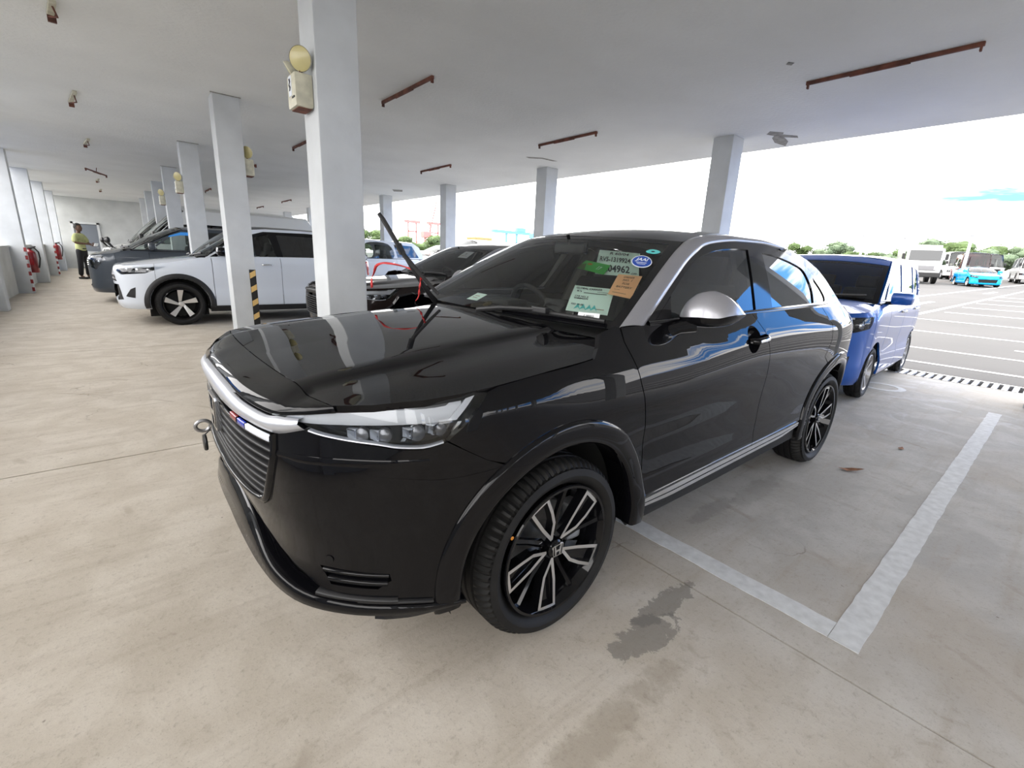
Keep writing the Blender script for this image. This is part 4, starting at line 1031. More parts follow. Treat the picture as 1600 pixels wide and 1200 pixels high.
    for y in (-.37, .37):
        st = empty('front_seat', parent=car)
        MB().box((-1.27, y, .62), (.50, .50, .17), bevel=.05).build('cushion', 'fabric', st)
        MB().box((-1.58, y, .93), (.15, .50, .62), bevel=.05, rot=Matrix.Rotation(-.30, 3, 'Y')).build('backrest', 'fabric', st)
        MB().box((-1.69, y, 1.30), (.10, .27, .19), bevel=.04, rot=Matrix.Rotation(-.22, 3, 'Y')).build('headrest', 'fabric', st)
        for e in (-.06, .06): MB().tube([(-1.66, y+e, 1.17), (-1.68, y+e, 1.25)], .007, 6).build('headrest_post', 'steel', st)
        if full and y > 0:
            # crinkled protective film pulled over the seat
            rws = []
            for i, zf in enumerate(np.linspace(0, 1, 8)):
                rws.append([(-1.455-.18*zf+.008*math.sin(9*t+3*i), y-.26+.52*t, .74+.48*zf+.01*math.sin(13*t+i)) for t in np.linspace(0, 1, 15)])
            loft('seat_film', rws, 'film', st)
    MB().box((-2.25, 0, .60), (.50, 1.25, .18), bevel=.05).box((-2.52, 0, .92), (.16, 1.22, .60), bevel=.05, rot=Matrix.Rotation(-.35, 3, 'Y')).build('rear_bench', 'fabric', car)
    for y in (-.38, 0, .38): MB().box((-2.66, y, 1.24), (.09, .24, .15), bevel=.03, rot=Matrix.Rotation(-.3, 3, 'Y')).build('rear_headrest', 'fabric', car)
    MB().box((-.86, 0, 1.40), (.035, .23, .065), bevel=.012).tube([(-.85, 0, 1.42), (-.83, 0, 1.47)], .01, 6).build('rear_view_mirror', 'gloss_black', car)
    hr = [[(x, y*float(_ry(x))*.96/.6*.6, float(_rc(x))-.035-(float(_rc(x))-float(_re(x)))*abs(y)**2) for y in np.linspace(-1, 1, 9)] for x in (-.90, -1.2, -1.6, -2.0, -2.4)]
    loft('headliner', hr, 'beige', car)
    for sg in (1, -1):
        raw('door_card', [(-.45, sg*.735, .35), (-2.5, sg*.735, .35), (-2.5, sg*.75, 1.10), (-.45, sg*.75, 1.08)], [(0, 1, 2, 3)], 'interior', car)
        MB().box((-1.05, sg*.73, .86), (.55, .06, .09), bevel=.02).build('armrest', 'interior', car)
        MB().tube([(-1.56, sg*.66, .40), (-1.60, sg*.70, 1.05), (-1.66, sg*.55, 1.42)], .05, 8).build('inner_pillar', 'beige' if sg < 0 else 'interior', car, smooth=True)
    # ---- wipers and wheels
    for sg in (1, -1):
        star_wheel(car, 0, sg*.765, phase=45, side=sg, marks=sg > 0); star_wheel(car, -2.61, sg*.765, phase=82, side=sg, marks=False)
    MB().tube([(0, -.7, .33), (0, .7, .33)], .03, 8).build('front_axle', 'under', car); MB().tube([(-2.61, -.7, .33), (-2.61, .7, .33)], .04, 8).build('rear_axle', 'under', car)
    return car
def mirror_(car, sg, cap):
    """door mirror: silver upper cap, black lower shell, arm to the door"""
    mr = empty('door_mirror', parent=car)
    # cross-sections across y; each a D-shaped loop in x (forward) and z
    ys = [.800, .822, .868, .915, .965, .992, 1.003]
    top = [1.165, 1.200, 1.232, 1.240, 1.218, 1.182, 1.152]; bot = [1.115, 1.098, 1.092, 1.094, 1.104, 1.122, 1.142]
    fwd = [-.700, -.672, -.656, -.660, -.690, -.730, -.770]; aft = [-.79, -.80, -.81, -.82, -.835, -.848, -.852]
    up, lw = [], []
    for i, y in enumerate(ys):
        zc = bot[i]+.30*(top[i]-bot[i])+ (.008 if i > 4 else 0); xm = (fwd[i]+aft[i])/2; rx = (fwd[i]-aft[i])/2
        up.append([(xm+rx*math.cos(t)*(1 if math.cos(t) > 0 else 1), sg*y, zc+(top[i]-zc)*max(0, math.sin(t))**1.15) for t in np.linspace(0, PI, 13)])
        lw.append([(xm+rx*math.cos(t), sg*y, zc-(zc-bot[i])*max(0, math.sin(t))**.7) for t in np.linspace(0, PI, 11)])
    U = np.array(up); Lr = np.array(lw)
    U2 = np.stack([arcsample(U[:, j], 15) for j in range(U.shape[1])], 1); L2 = np.stack([arcsample(Lr[:, j], 15) for j in range(Lr.shape[1])], 1)
    loft('mirror_cap', U2, cap, mr, flip=sg < 0); loft('mirror_shell', L2, 'gloss_black', mr, flip=sg > 0)
    for src, mt in ((up, cap), (lw, 'gloss_black')):
        for e in (0, -1):
            o = src[e]; raw('mirror_end', o, [tuple(range(len(o)))], mt, mr)
    gp = [(aft[i]+.002, sg*y, z) for i, y in list(enumerate(ys))[1:-1] for z in (top[i]-.02,)]+[(aft[i]+.002, sg*y, z) for i, y in list(enumerate(ys))[1:-1][::-1] for z in (bot[i]+.015,)]
    raw('mirror_glass', [(x-.006, y, z) for x, y, z in gp], [tuple(range(len(gp)))], 'chrome', mr)
    MB().tube([(-.635, sg*.79, 1.065), (-.66, sg*.83, 1.088), (-.70, sg*.875, 1.102)], [.030, .026, .030], 10).build('mirror_arm', 'gloss_black', mr, smooth=True)
    return mr
# ------------------------------------------------------------------ the other cars, vans and buses
def vehicle(nm, cat, loc, rz, label, paint_, d, scale=1.0, group=None, h=.07):
    """d: sizes of the kind. x runs forward from the front axle."""
    root = empty(nm, loc, rz, label, cat, group); root.scale = (scale,)*3
    g = d.get; fo, wb, ro, hw = d['fo'], d['wb'], d['ro'], d['hw']; xt = -wb-ro; R = g('R', .32); zb0 = g('z0', .22)
    cf, cb = g('cf', .55), g('cb', .30); roofm = g('roofmat', paint_)
    plan = [(fo, 0), (fo-.01*cf, .3*hw), (fo-.07*cf, .55*hw), (fo-.22*cf, .77*hw), (fo-.48*cf, .91*hw), (fo-.85*cf, .975*hw), (fo-1.4*cf, hw), (fo-1.4*cf-(fo-1.4*cf-xt-1.2*cb)*.5, hw*1.005), (xt+1.2*cb, hw), (xt+.6*cb, .965*hw), (xt+.25*cb, .88*hw), (xt+.06*cb, .68*hw), (xt+.01*cb, .35*hw), (xt, 0)]
    zn, zh = d['zn'], d['zh']            # bonnet height at the nose and at the cowl
    xc, xh, xr = d['xc'], d['xh'], d['xr']; zbf, zbr = d['zb']; zr = d['zr']; ty = d['ty']; mid = g('mid', .62)
    belt = pchip([xt, -wb*.5, xc-.05], [zbr, (zbf+zbr)/2, zbf])
    tmp = Shell(plan, [(0, [(0, 0), (1, 0)]), (1, [(0, 0), (1, 0)])])
    sx = lambda x: float(tmp.sx(x)); Send = float(tmp.S[-1]); s_c = sx(xc)
    he = pchip([0, sx(fo-cf*.9), s_c], [zn, zn+(zh-zn)*.45, zbf]) if s_c > sx(fo-cf*.9)+.05 else pchip([0, s_c], [zn, zbf])
    def top(s): return float(he(s)) if s < s_c else float(belt(np.interp(s, tmp.S, tmp.C[:, 0])))
    sec = []
    for s_ in (0, .5*hw, hw*1.05, .5*(hw*1.05+s_c) if s_c > hw*1.2 else hw*1.3, max(s_c, hw*1.5), sx(-wb*.5), sx(-wb), Send-hw*.9, Send-hw*.4, Send):
        t = top(s_); nose = s_ < hw*1.3
        k = g('belly', .012)
        sec.append((s_, [(zb0-.02, -.05), (zb0+.06, -.004), (zb0+.20, .004), (zb0+(t-zb0)*.40, 0 if nose else -k), (zb0+(t-zb0)*.62, .002), (t-.13, .004), (t-.06, -.008), (t, -.045), (t+.10, -.12)]))
    ks = sorted(set(a for a, _ in sec)); sec = [next(q for q in sec if q[0] == a) for a in ks]
    S_ = Shell(plan, sec, ref=((fo+xt)/2, 0, .6)); f0 = S_.off(0)
    SXF, SXR = sx(0), sx(-wb); RA = g('RA', R*1.19); zc = R
    arcs = [circle(SXF, zc, RA, 40), circle(SXR, zc, RA, 40)]
    tops = lambda a, b: [(q, top(q)-.004) for q in np.linspace(a, b, max(3, int(abs(b-a)/.12)))]
    cutF = SXF-RA*.72; lines = [sx(x) for x in d['doors']]
    lamp = [((float(tmp.sy(a)) if k == 'y' else sx(a)), z) for k, a, z in d['lamp']]
    grl = [((float(tmp.sy(a)) if k == 'y' else sx(a)), z) for k, a, z in d['grille']] if g('grille') else None
    intk = [((float(tmp.sy(a)) if k == 'y' else sx(a)), z) for k, a, z in d['intake']] if g('intake') else None
    gap = .004
    # nose
    bp = tops(0, cutF)+[(cutF, zb0+.02), (cutF-.06, zb0), (0, zb0)]
    full = bp+[(-a, b) for a, b in bp[::-1] if a > 1e-6]
    fl = lambda P: [(-a, b) for a, b in P]
    both = lambda P: P+[(-a, b) for a, b in P[::-1] if a > 1e-6]
    hol = []
    for P in (grl, intk):
        if P: hol.append(both(P))
    panel('front_bumper', full, f0, paint_, root, h=h, holes=hol+[lamp, fl(lamp), arcs[0], fl(arcs[0])], thick=.02)
    if grl:
        go = empty('grille', parent=root); panel('grille_back', both(grl), S_.off(-.045), 'under', go, h=.1, thick=0)
        gm = g('grillemat', 'satin_black'); zlo, zhi = min(b for a, b in grl), max(b for a, b in grl); n = g('slats', 4)
        for i in range(n):
            z = zlo+(zhi-zlo)*(i+.5)/n
            wz = max((a for a, b in dens(grl, .02) if abs(b-z) < .03), default=.3)-.01; q = np.linspace(-wz, wz, 15); t_ = min(.016, (zhi-zlo)/n*.33)
            loft('grille_slat', [S_.off(o)(q, np.full(15, z+e)) for o, e in ((-.03, t_), (.002, t_*.8), (.002, -t_*.8), (-.03, -t_))], gm, go)
    if intk: panel('lower_intake', both(intk), S_.off(-.04), 'under', root, h=.1, thick=0)
    # flanks
    for sg in (1, -1):
        m = lambda P: [(sg*a, b) for a, b in P]
        cuts = [cutF]+lines+[Send-(hw*.86 if g('hatch', True) else hw*.8)]
        names = ['fender']+['door']*(len(lines)-1)+['rear_quarter']
        for i in range(len(cuts)-1):
            a, b = cuts[i]+gap, cuts[i+1]-gap
            P = tops(a, b)+[(b, zb0+.04), (a, zb0+.04)]
            panel(names[i], m(P), f0, paint_, root, h=h, holes=[m(q) for q in arcs], thick=.02)
        a = cuts[-1]+gap; P = tops(a, Send)+[(Send, zb0+.02), (a, zb0+.02)]
        panel('rear_bumper', m(P), f0, paint_, root, h=h*1.4, thick=.02)
        P = [(SXF+RA, zb0+.06), (SXR-RA, zb0+.06), (SXR-RA, zb0-.06), (SXF+RA, zb0-.06)]
        panel('sill', m(P), S_.off(-.01), g('clad', 'satin_black'), root, h=.15, thick=.03)
        if g('cladding'):
            for sc_ in (SXF, SXR):
                aa = np.linspace(math.radians(-8), math.radians(188), 36); rr_ = lambda r, o: [S_.pt(sg*(sc_+r*math.cos(a)), zc+r*math.sin(a), o) for a in aa]
                loft('arch_trim', [rr_(RA+.075, 0), rr_(RA+.07, .010), rr_(RA+.01, .014), rr_(RA, .004), rr_(RA+.01, -.08)], 'plastic', root, flip=sg < 0)
        for x_ in (0, -wb):
            a2 = np.linspace(math.radians(-15), math.radians(195), 20); loft('wheel_liner', [[(x_-(RA+.01)*math.cos(t), sg*y, zc+(RA+.01)*math.sin(t)) for t in a2] for y in (hw-.04, hw-.36)], 'under', root)
            raw('wheel_well', [(x_-RA, sg*(hw-.34), .12), (x_+RA, sg*(hw-.34), .12), (x_+RA, sg*(hw-.34), zc+RA), (x_-RA, sg*(hw-.34), zc+RA)], [(0, 1, 2, 3)], 'under', root)
        # lamps
        lo = empty('headlight', parent=root); Lm = m(lamp)
        panel('lamp_housing', Lm, S_.off(-.05), 'gloss_black' if not g('lampmat') else g('lampmat'), lo, h=.08, thick=0)
        cz = sum(b for a, b in lamp)/len(lamp); amin, amax = min(a for a, b in lamp), max(a for a, b in lamp)
        for t in g('proj', (.35, .65)):
            a_ = amin+(amax-amin)*t; c1 = S_.pt(sg*a_, cz, -.012); c0 = S_.pt(sg*a_, cz, -.05); nn = (c1-c0)/np.linalg.norm(c1-c0)
            mb = MB(); r_l = g('projr', .035); mb.tube([c0, c0+nn*.012, c1, c1+nn*.004], [r_l*.9, r_l, r_l*.9, r_l*.5], 12); mb.build('projector', g('projmat', 'chrome'), lo, smooth=True)
        if g('drl'):
            Q = arcsample([((float(tmp.sy(a)) if k == 'y' else sx(a)), z, 0) for k, a, z in d['drl']], 14)
            loft('light_guide', [[S_.pt(sg*q[0], q[1]+e, o) for q in Q] for e, o in ((.014, -.03), (.012, -.008), (-.012, -.008), (-.014, -.03))], 'lamp_white', lo, flip=sg < 0)
        panel('lamp_cover', Lm, S_.off(.001), 'lens', lo, h=.06, thick=0)
        if g('fog'):
            a_, z_ = g('fog'); a_ = float(tmp.sy(a_)); P = [(a_-.09, z_-.05), (a_+.05, z_-.07), (a_+.07, z_+.09), (a_+.0, z_+.06)]
            panel('fog_surround', m(P), S_.off(.004), 'satin_black', root, h=.05, thick=.02)
        # handles
        for i, x_ in enumerate(g('handles', ())):
            z_ = float(belt(x_))-.12; s0 = sx(x_)
            hb = [(s0-.09, z_, .002), (s0-.07, z_, .026), (s0, z_+.003, .030), (s0+.07, z_, .026), (s0+.09, z_, .002)]; hb = arcsample(hb, 10)
            loft('door_handle', [[S_.pt(sg*q[0], q[1]+e, q[2]+o) for q in hb] for e, o in ((-.013, -.004), (-.012, .006), (.011, .008), (.013, -.004), (-.013, -.004))], g('handlemat', 'chrome'), root, flip=sg > 0)
    # glass house
    yb = hw-.055
    nar = pchip([xt-.05, xt+.5, xc-.8, xc+.4], [g('rear_in', .05), 0, 0, g('front_in', .06)])
    def gy(x, z):
        dz = np.asarray(z, float)-(zbf+zbr)/2; k = ty/(zr-(zbf+zbr)/2)
        return yb-nar(x)-.75*k*dz-.25*k*dz*np.abs(dz)/(zr-(zbf+zbr)/2)
    def gs(sg, off=0.0):
        def f(x, z): x = np.asarray(x, float); return np.stack([x, sg*(gy(x, z)+off), np.asarray(z, float)], 1)
        f.ref = np.array(((xc+xt)/2, 0, zbf*.8)); return f
    ze = zr-g('crown', .05)             # height of the roof edge
    a0 = (xc-g('base_in', .10), zbf); a1 = (xh-g('head_in', .10), ze-.03)
    rear_ = d['rear']                   # outline from the roof end down to the belt
    up = pchip([xr, (xh+xr)/2, xh-.35], [ze-.01, ze+.004, ze-.004])
    side = [a0, ((a0[0]*.5+a1[0]*.5)+g('bow', .0), (a0[1]+a1[1])/2+g('bow', 0)*.6), a1, (xh-.35, ze-.004)]+[(x, float(up(x))) for x in np.linspace(xh-.5, xr, 5)]+list(rear_)
    side += [(x, float(belt(x))-.01) for x in np.linspace(rear_[-1][0]+.05, a0[0], 8)]
    wins = [(smooth_poly(P, 3, keep=range(len(P))) if not k.startswith('r') else smooth_poly(P, 4), k.strip('r')) for P, k in d['wins']]
    frame = g('frame')
    for sg in (1, -1):
        fh = [P for P, _ in wins]
        panel('cab_side', side, gs(sg), g('cabmat', roofm), root, h=h*1.2, holes=[frame] if frame else fh, thick=.03)
        if frame: panel('window_frame', frame, gs(sg, .001), 'gloss_black', root, h=h*1.2, holes=fh, thick=.03)
        for P, k in wins: panel('side_glass', P, gs(sg, -.008), {'c': 'glass_side', 'd': 'glass_dark'}[k], root, h=.1, thick=0)
        loft('belt_moulding', [[(x, sg*(float(gy(x, float(belt(x))+e))+o), float(belt(x))+e) for x in np.linspace(rear_[-1][0]+.03, a0[0], 16)] for e, o in ((.010, 0), (.009, .008), (-.010, .010), (-.014, .004))], g('beltmat', 'gloss_black'), root, flip=sg > 0)
    # windscreen
    bow_ = g('ws_bow', .12); yA, yH = float(gy(a0[0], a0[1]))-.01, float(gy(a1[0], a1[1]))-.01
    def ws(y, v):
        y = np.asarray(y, float); v = np.asarray(v, float); a = np.abs(y)
        bx = xc+.04+(a0[0]-xc-.04)*a**2; bz = zh+(zbf-zh)*a**2; tx = xh+(a1[0]-xh)*a**2.2; tz = zr-.025+(a1[1]-zr+.025)*a**2.2; s = 4*v*(1-v)
        return np.stack([bx+(tx-bx)*v+.03*s, y*(yA+(yH-yA)*v), bz+(tz-bz)*v+.03*s], 1)
    ws.ref = np.array((xc-1.0, 0, zbf*.7))
    hd_ = g('header', 1.0)
    inn = [(-.93, .06), (.93, .06), (.93, min(.94, hd_-.05)), (-.93, min(.94, hd_-.05))]
    if hd_ < 1: panel('roof_header', [(-1, hd_), (1, hd_), (1, 1), (-1, 1)], offs(ws, .004), paint_, root, h=.12, thick=.01)
    panel('windscreen_border', [(-1, 0), (1, 0), (1, hd_), (-1, hd_)], ws, 'gloss_black', root, h=.12, holes=[inn], thick=.01)
    panel('windscreen', inn, ws, 'glass_clear', root, h=.12, thick=0)
    # bonnet
    xn = fo-.035; rows = []
    xs_ = np.linspace(xn, xc+.02, 9)
    for i, x in enumerate(xs_):
        t = i/8; s_ = sx(x) if x < fo-.2*cf else float(np.interp(-x, -S_.C[:S_.iw, 0], S_.S[:S_.iw]))
        s_ = float(np.interp(-x, -S_.C[:, 0], S_.S)); p = S_.pt(s_, top(s_)-.004, 0); w = max(.12, p[1]); 
        if i == 0: w = .55*hw
        zc_ = zn+(zh+.0-zn)*(1-(1-t)**1.5); zE = p[2] if i else zn
        bowx = (.03+.10*t*0)
        rows.append([(x-(.05*cf if i == 0 else .0)*abs(q)**2, q*w, zE+(max(zc_+.012, zE+.010)-zE)*(1-abs(q)**3)) for q in np.linspace(-1, 1, 15)])
    loft('hood', rows, paint_, root)
    raw('cowl', [(xc+.06, -yA, zh-.02), (xc+.06, yA, zh-.02), (xc-.25, yA, zh-.03), (xc-.25, -yA, zh-.03)], [(0, 1, 2, 3)], 'satin_black', root)
    for y0 in (-.45*hw, .25*hw):
        mb = MB(); p0 = ws([y0/yA], [.02])[0]; p1 = ws([(y0+.5*hw)/yA], [.06])[0]; p0[2] += .03; p1[2] += .035; p0[0] += .03; p1[0] += .02
        mb.tube([p0, p1], .014, 6).build('wiper', 'satin_black', root)
    # roof and tail
    xq = np.r_[xh, np.linspace(xh-.12, xr, 7)]; rows = []
    for i, x in enumerate(xq):
        row = []
        for q in np.linspace(-1, 1, 15):
            aa_ = abs(q); xx = x+(a1[0]-xh)*aa_**2.2*(max(0, 1-i/2.5)); z_e = (a1[1] if i == 0 else float(up(min(xx, xh-.35))) if xx < xh-.35 else a1[1]+(ze-.004-a1[1])*min(1, (a1[0]-xx)/max(.01, a1[0]-xh+.35)))
            ye = float(gy(xx, z_e)); zc_ = zr-.025 if i == 0 else zr-.05*(max(0, (x-(xh-.4))/.4))**2*.5-g('rear_drop', .03)*((xh-x)/(xh-xr))**4
            row.append((xx, q*ye, zc_-(zc_-z_e)*(.4*aa_**2+.6*aa_**6)))
        rows.append(row)
    loft('roof', rows, roofm, root)
    rows = []
    for j, (x, z) in enumerate([(xr, float(up(xr)))]+list(rear_)):
        ye = float(gy(x, z)); zc_ = (rows[0][0][2] if False else z)
        top_z = zr-g('rear_drop', .03)
        k = max(0, 1-j*.6); rows.append([(x-g('tail_bow', .10)*(1-q*q), q*ye, z+((top_z-float(up(xr)))*k)*(1-(.4*q*q+.6*q**6))) for q in np.linspace(-1, 1, 13)])
    nR = len(rows)
    loft('tailgate', rows, paint_, root)
    if nR >= 3:
        rg = [[(p[0]-.012, p[1]*.86, p[2]) for p in r] for r in rows[1:-1]] if nR > 3 else None
        if rg and len(rg) > 1: loft('rear_glass', rg, 'glass_dark', root)
    x, z = rear_[-1]; loft('tail_ledge', [rows[-1], [tuple(S_.pt(q, top(abs(q))-.01, 0)) for q in [math.copysign(Send-abs(t)*hw*.86, 1)*(1 if t >= 0 else -1) for t in np.linspace(-1, 1, 13)]]] if False else [rows[-1], [(p[0]-.01, p[1]*.97, p[2]-.03) for p in rows[-1]], [(p[0]+.05, p[1]*.9, p[2]-.12) for p in rows[-1]]], paint_, root)
    # tail lamps
    for sg in (1, -1):
        P = [(sg*(Send-hw*.98), zbr-.30), (sg*(Send-hw*.80), zbr-.30), (sg*(Send-hw*.80), zbr-.04), (sg*(Send-hw*1.02), zbr-.04)]
        panel('tail_lamp', P, S_.off(.006), 'lamp_red', root, h=.1, thick=.02)
        # mirrors
        if g('mirror', True):
            mx_, mz_ = g('mpos', (xc-.30, zbf+.10)); my_ = float(gy(mx_, mz_))
            mo = empty('door_mirror', parent=root); mb = MB(); mw, mh = g('msize', (.22, .15))
            mb.box((mx_, sg*(my_+.05+mw/2), mz_), (.12, mw, mh), bevel=.045); mb.build('mirror_shell', g('mirmat', paint_), mo, smooth=True)
            MB().tube([(mx_-.02, sg*(my_-.01), mz_-.06), (mx_, sg*(my_+.10), mz_-.05)], .02, 8).build('mirror_arm', 'satin_black', mo)
            MB().box((mx_-.062, sg*(my_+.05+mw/2), mz_), (.006, mw*.84, mh*.74), bevel=.002).build('mirror_glass', 'chrome', mo)
        for x_ in (0, -wb):
            plain_wheel(root, x_, sg*(hw-g('tw', .20)/2-.015), R, g('tw', .20), g('rim', .205), side=sg, style=g('wheel', 'multi'), face=g('wheelmat', 'alloy'), phase=g('phase', 90))
    # floor, cabin
    MB().box(((xc+xt)/2, 0, zb0+.02), (xc-xt-.3, 2*hw-.45, .06)).box((fo-.45, 0, zb0+.12), (.5, 2*hw-.75, .1)).build('underbody', 'under', root)
    MB().box((xc+.18, 0, zn*.70), (max(.2, fo-xc-.55), 2*hw-.75, zn*.5)).build('engine_bay', 'under', root)
    ds = [[(xc+.06, y, zh-.03), (xc-.15, y, zh-.02), (xc-.40, y, zh-.01), (xc-.48, y, zh-.08), (xc-.44, y, zh-.4)] for y in np.linspace(-yA+.06, yA-.06, 9)]
    loft('dashboard', ds, 'interior', root)
    c_ = Vector((xc-.62, -.36, zh-.02)); tM = Matrix.Rotation(math.radians(-60), 3, 'Y')
    MB().tube([c_+tM @ Vector((.18*math.cos(t), .18*math.sin(t), 0)) for t in np.linspace(0, 2*PI, 21)], .016, 6, caps=False).tube([c_+tM @ Vector((0, -.17, 0)), c_+tM @ Vector((0, .17, 0))], .02, 6).tube([c_, c_+Vector((.25, 0, -.1))], .03, 6).build('steering_wheel', 'interior', root)
    seatx = [xc-1.15] + [xc-1.15-.95*i for i in range(1, g('rowsn', 2))]
    for sxx in seatx:
        for y in (-.36, .36):
            st = empty('seat', parent=root)
            MB().box((sxx+.22, y, zbf-.48), (.48, .48, .16), bevel=.05).build('cushion', g('seatmat', 'fabric'), st)
            MB().box((sxx-.05, y, zbf-.16), (.14, .48, .60), bevel=.05, rot=Matrix.Rotation(-.2, 3, 'Y')).build('backrest', g('seatmat', 'fabric'), st)
            MB().box((sxx-.13, y, zbf+.20), (.09, .25, .17), bevel=.035, rot=Matrix.Rotation(-.2, 3, 'Y')).build('headrest', g('seatmat', 'fabric'), st)
    root['sx_'] = 0; del root['sx_']
    return root, S_, gs, belt, ws
# ---- kinds
KX = dict(fo=.78, wb=2.525, ro=.68, hw=.845, R=.335, RA=.395, rim=.225, tw=.205, zn=.88, zh=1.04, xc=-.30, xh=-1.00, xr=-2.75, zb=(1.06, 1.12), zr=1.615, ty=.20, z0=.26, cf=.62, cb=.3,
          doors=[-.47, -1.50, -2.36], lamp=[('y', .47, .83), ('y', .60, .77), ('x', .40, .80), ('x', .13, .91), ('x', .30, .90), ('y', .6, .875)], grille=[('y', 0, .78), ('y', .40, .76), ('y', .46, .66), ('y', 0, .66)],
          intake=[('y', 0, .62), ('y', .50, .62), ('y', .58, .40), ('y', 0, .34)], slats=2, fog=(.70, .50), drl=[('y', .50, .865), ('y', .66, .875), ('x', .32, .895)], cladding=True, clad='plastic', wheel='blade', phase=15, handles=(-1.28, -2.18),
          rear=[(-2.95, 1.50), (-3.06, 1.30), (-3.10, 1.14)], cabmat='white_paint', beltmat='white_paint', crown=.05, mirmat='gloss_black', projr=.026, proj=(.3, .5, .7),
          wins=[([(-.56, 1.085), (-1.05, 1.40), (-1.36, 1.475), (-1.46, 1.10)], 'c'), ([(-1.56, 1.105), (-1.50, 1.48), (-2.20, 1.475), (-2.32, 1.13)], 'd'), ([(-2.38, 1.135), (-2.30, 1.465), (-2.62, 1.43), (-2.86, 1.16)], 'd')],
          frame=[(-.46, 1.075), (-1.05, 1.44), (-1.30, 1.515), (-2.0, 1.53), (-2.72, 1.50), (-2.92, 1.155), (-1.6, 1.092)])
KH = dict(fo=1.16, wb=3.11, ro=1.10, hw=.94, R=.33, RA=.395, rim=.20, tw=.20, zn=1.02, zh=1.22, xc=.42, xh=-.55, xr=-3.98, zb=(1.22, 1.24), zr=2.285, ty=.20, z0=.24, cf=.42, cb=.22,
          doors=[.10, -.95, -2.35], lamp=[('y', .55, .98), ('y', .60, .70), ('x', .92, .72), ('x', .85, 1.02)], grille=[('y', 0, .88), ('y', .50, .88), ('y', .50, .72), ('y', 0, .72)], grillemat='van_white', slats=3,
          intake=[('y', 0, .52), ('y', .45, .52), ('y', .40, .40), ('y', 0, .40)], wheel='steel', wheelmat='steel', handles=(-.85, -1.1), handlemat='van_white', rear=[(-4.12, 2.0), (-4.19, 1.6), (-4.20, 1.25)], crown=.10, front_in=.05, base_in=.10, head_in=.10, lampmat='lamp_grey',
          wins=[([(.12, 1.26), (-.30, 1.72), (-.84, 1.78), (-.86, 1.26)], 'c'), ([(-1.02, 1.27), (-1.02, 1.78), (-2.26, 1.78), (-2.26, 1.27)], 'd'), ([(-2.36, 1.28), (-2.36, 1.78), (-3.96, 1.77), (-4.06, 1.30)], 'd')],
          frame=[(.24, 1.245), (-.26, 1.76), (-.9, 1.82), (-4.02, 1.81), (-4.12, 1.27), (-2.0, 1.25)], beltmat='van_white', mirmat='satin_black', msize=(.20, .24), mpos=(.10, 1.42), tail_bow=.05, proj=(.5,), projr=.07, rowsn=4, seatmat='beige', cabmat='van_white')
KG = dict(fo=.72, wb=2.46, ro=.50, hw=.80, R=.30, RA=.36, rim=.18, tw=.17, zn=.94, zh=1.10, xc=.10, xh=-.86, xr=-2.75, zb=(1.08, 1.10), zr=1.64, ty=.14, z0=.22, cf=.45, cb=.2,
          doors=[-.30, -1.35, -2.25], lamp=[('y', .50, .93), ('y', .52, .72), ('y', .66, .68), ('x', .42, .88), ('x', .46, .95)], grille=[('y', 0, .86), ('y', .46, .86), ('y', .44, .74), ('y', 0, .74)], slats=3, grillemat='chrome', lampmat='lamp_grey', intake=[('y', 0, .48), ('y', .45, .48), ('y', .40, .34), ('y', 0, .34)],
          handles=(-1.2, -1.5), rear=[(-2.88, 1.42), (-2.93, 1.25), (-2.94, 1.10)], crown=.05, wins=[([(-.36, 1.115), (-.72, 1.40), (-.92, 1.515), (-1.30, 1.53), (-1.32, 1.115)], 'c'), ([(-1.42, 1.12), (-1.42, 1.53), (-2.2, 1.53), (-2.22, 1.12)], 'd'), ([(-2.30, 1.125), (-2.30, 1.52), (-2.72, 1.49), (-2.84, 1.14)], 'd'), ([(-.02, 1.10), (-.30, 1.10), (-.60, 1.34)], 'c')], mpos=(-.36, 1.18), msize=(.18, .14), tail_bow=.05)
KB = dict(rear_in=.02, fo=.66, wb=2.32, ro=.36, hw=.80, R=.29, RA=.345, rim=.19, tw=.165, zn=.92, zh=1.06, xc=.06, xh=-.56, xr=-2.42, zb=(1.04, 1.06), zr=1.575, ty=.11, z0=.19, cf=.46, cb=.30,
          doors=[-.36, -1.22, -2.05], lamp=[('y', .42, .90), ('y', .44, .76), ('y', .62, .74), ('x', .36, .80), ('x', .28, .92)], grille=[('y', 0, .88), ('y', .40, .88), ('y', .42, .74), ('y', 0, .74)], slats=3, grillemat='chrome', intake=[('y', 0, .58), ('y', .50, .58), ('y', .44, .34), ('y', 0, .34)],
          handles=(-1.05, -1.95), rear=[(-2.60, 1.38), (-2.68, 1.20), (-2.70, 1.06)], crown=.045, head_in=.06, base_in=.12, header=.84, wins=[([(-.40, 1.08), (-.62, 1.33), (-.72, 1.475), (-1.18, 1.475), (-1.20, 1.08)], 'c'), ([(-1.29, 1.085), (-1.29, 1.475), (-1.98, 1.465), (-2.02, 1.085)], 'd'), ([(-2.10, 1.09), (-2.10, 1.455), (-2.36, 1.43), (-2.50, 1.10)], 'd'), ([(-.16, 1.065), (-.33, 1.075), (-.50, 1.30)], 'c')], mpos=(-.30, 1.10), msize=(.20, .14), tail_bow=.04, wheelmat='steel', wheel='multi', drl=[('y', .44, .885), ('y', .66, .90)], fog=(.62, .42))
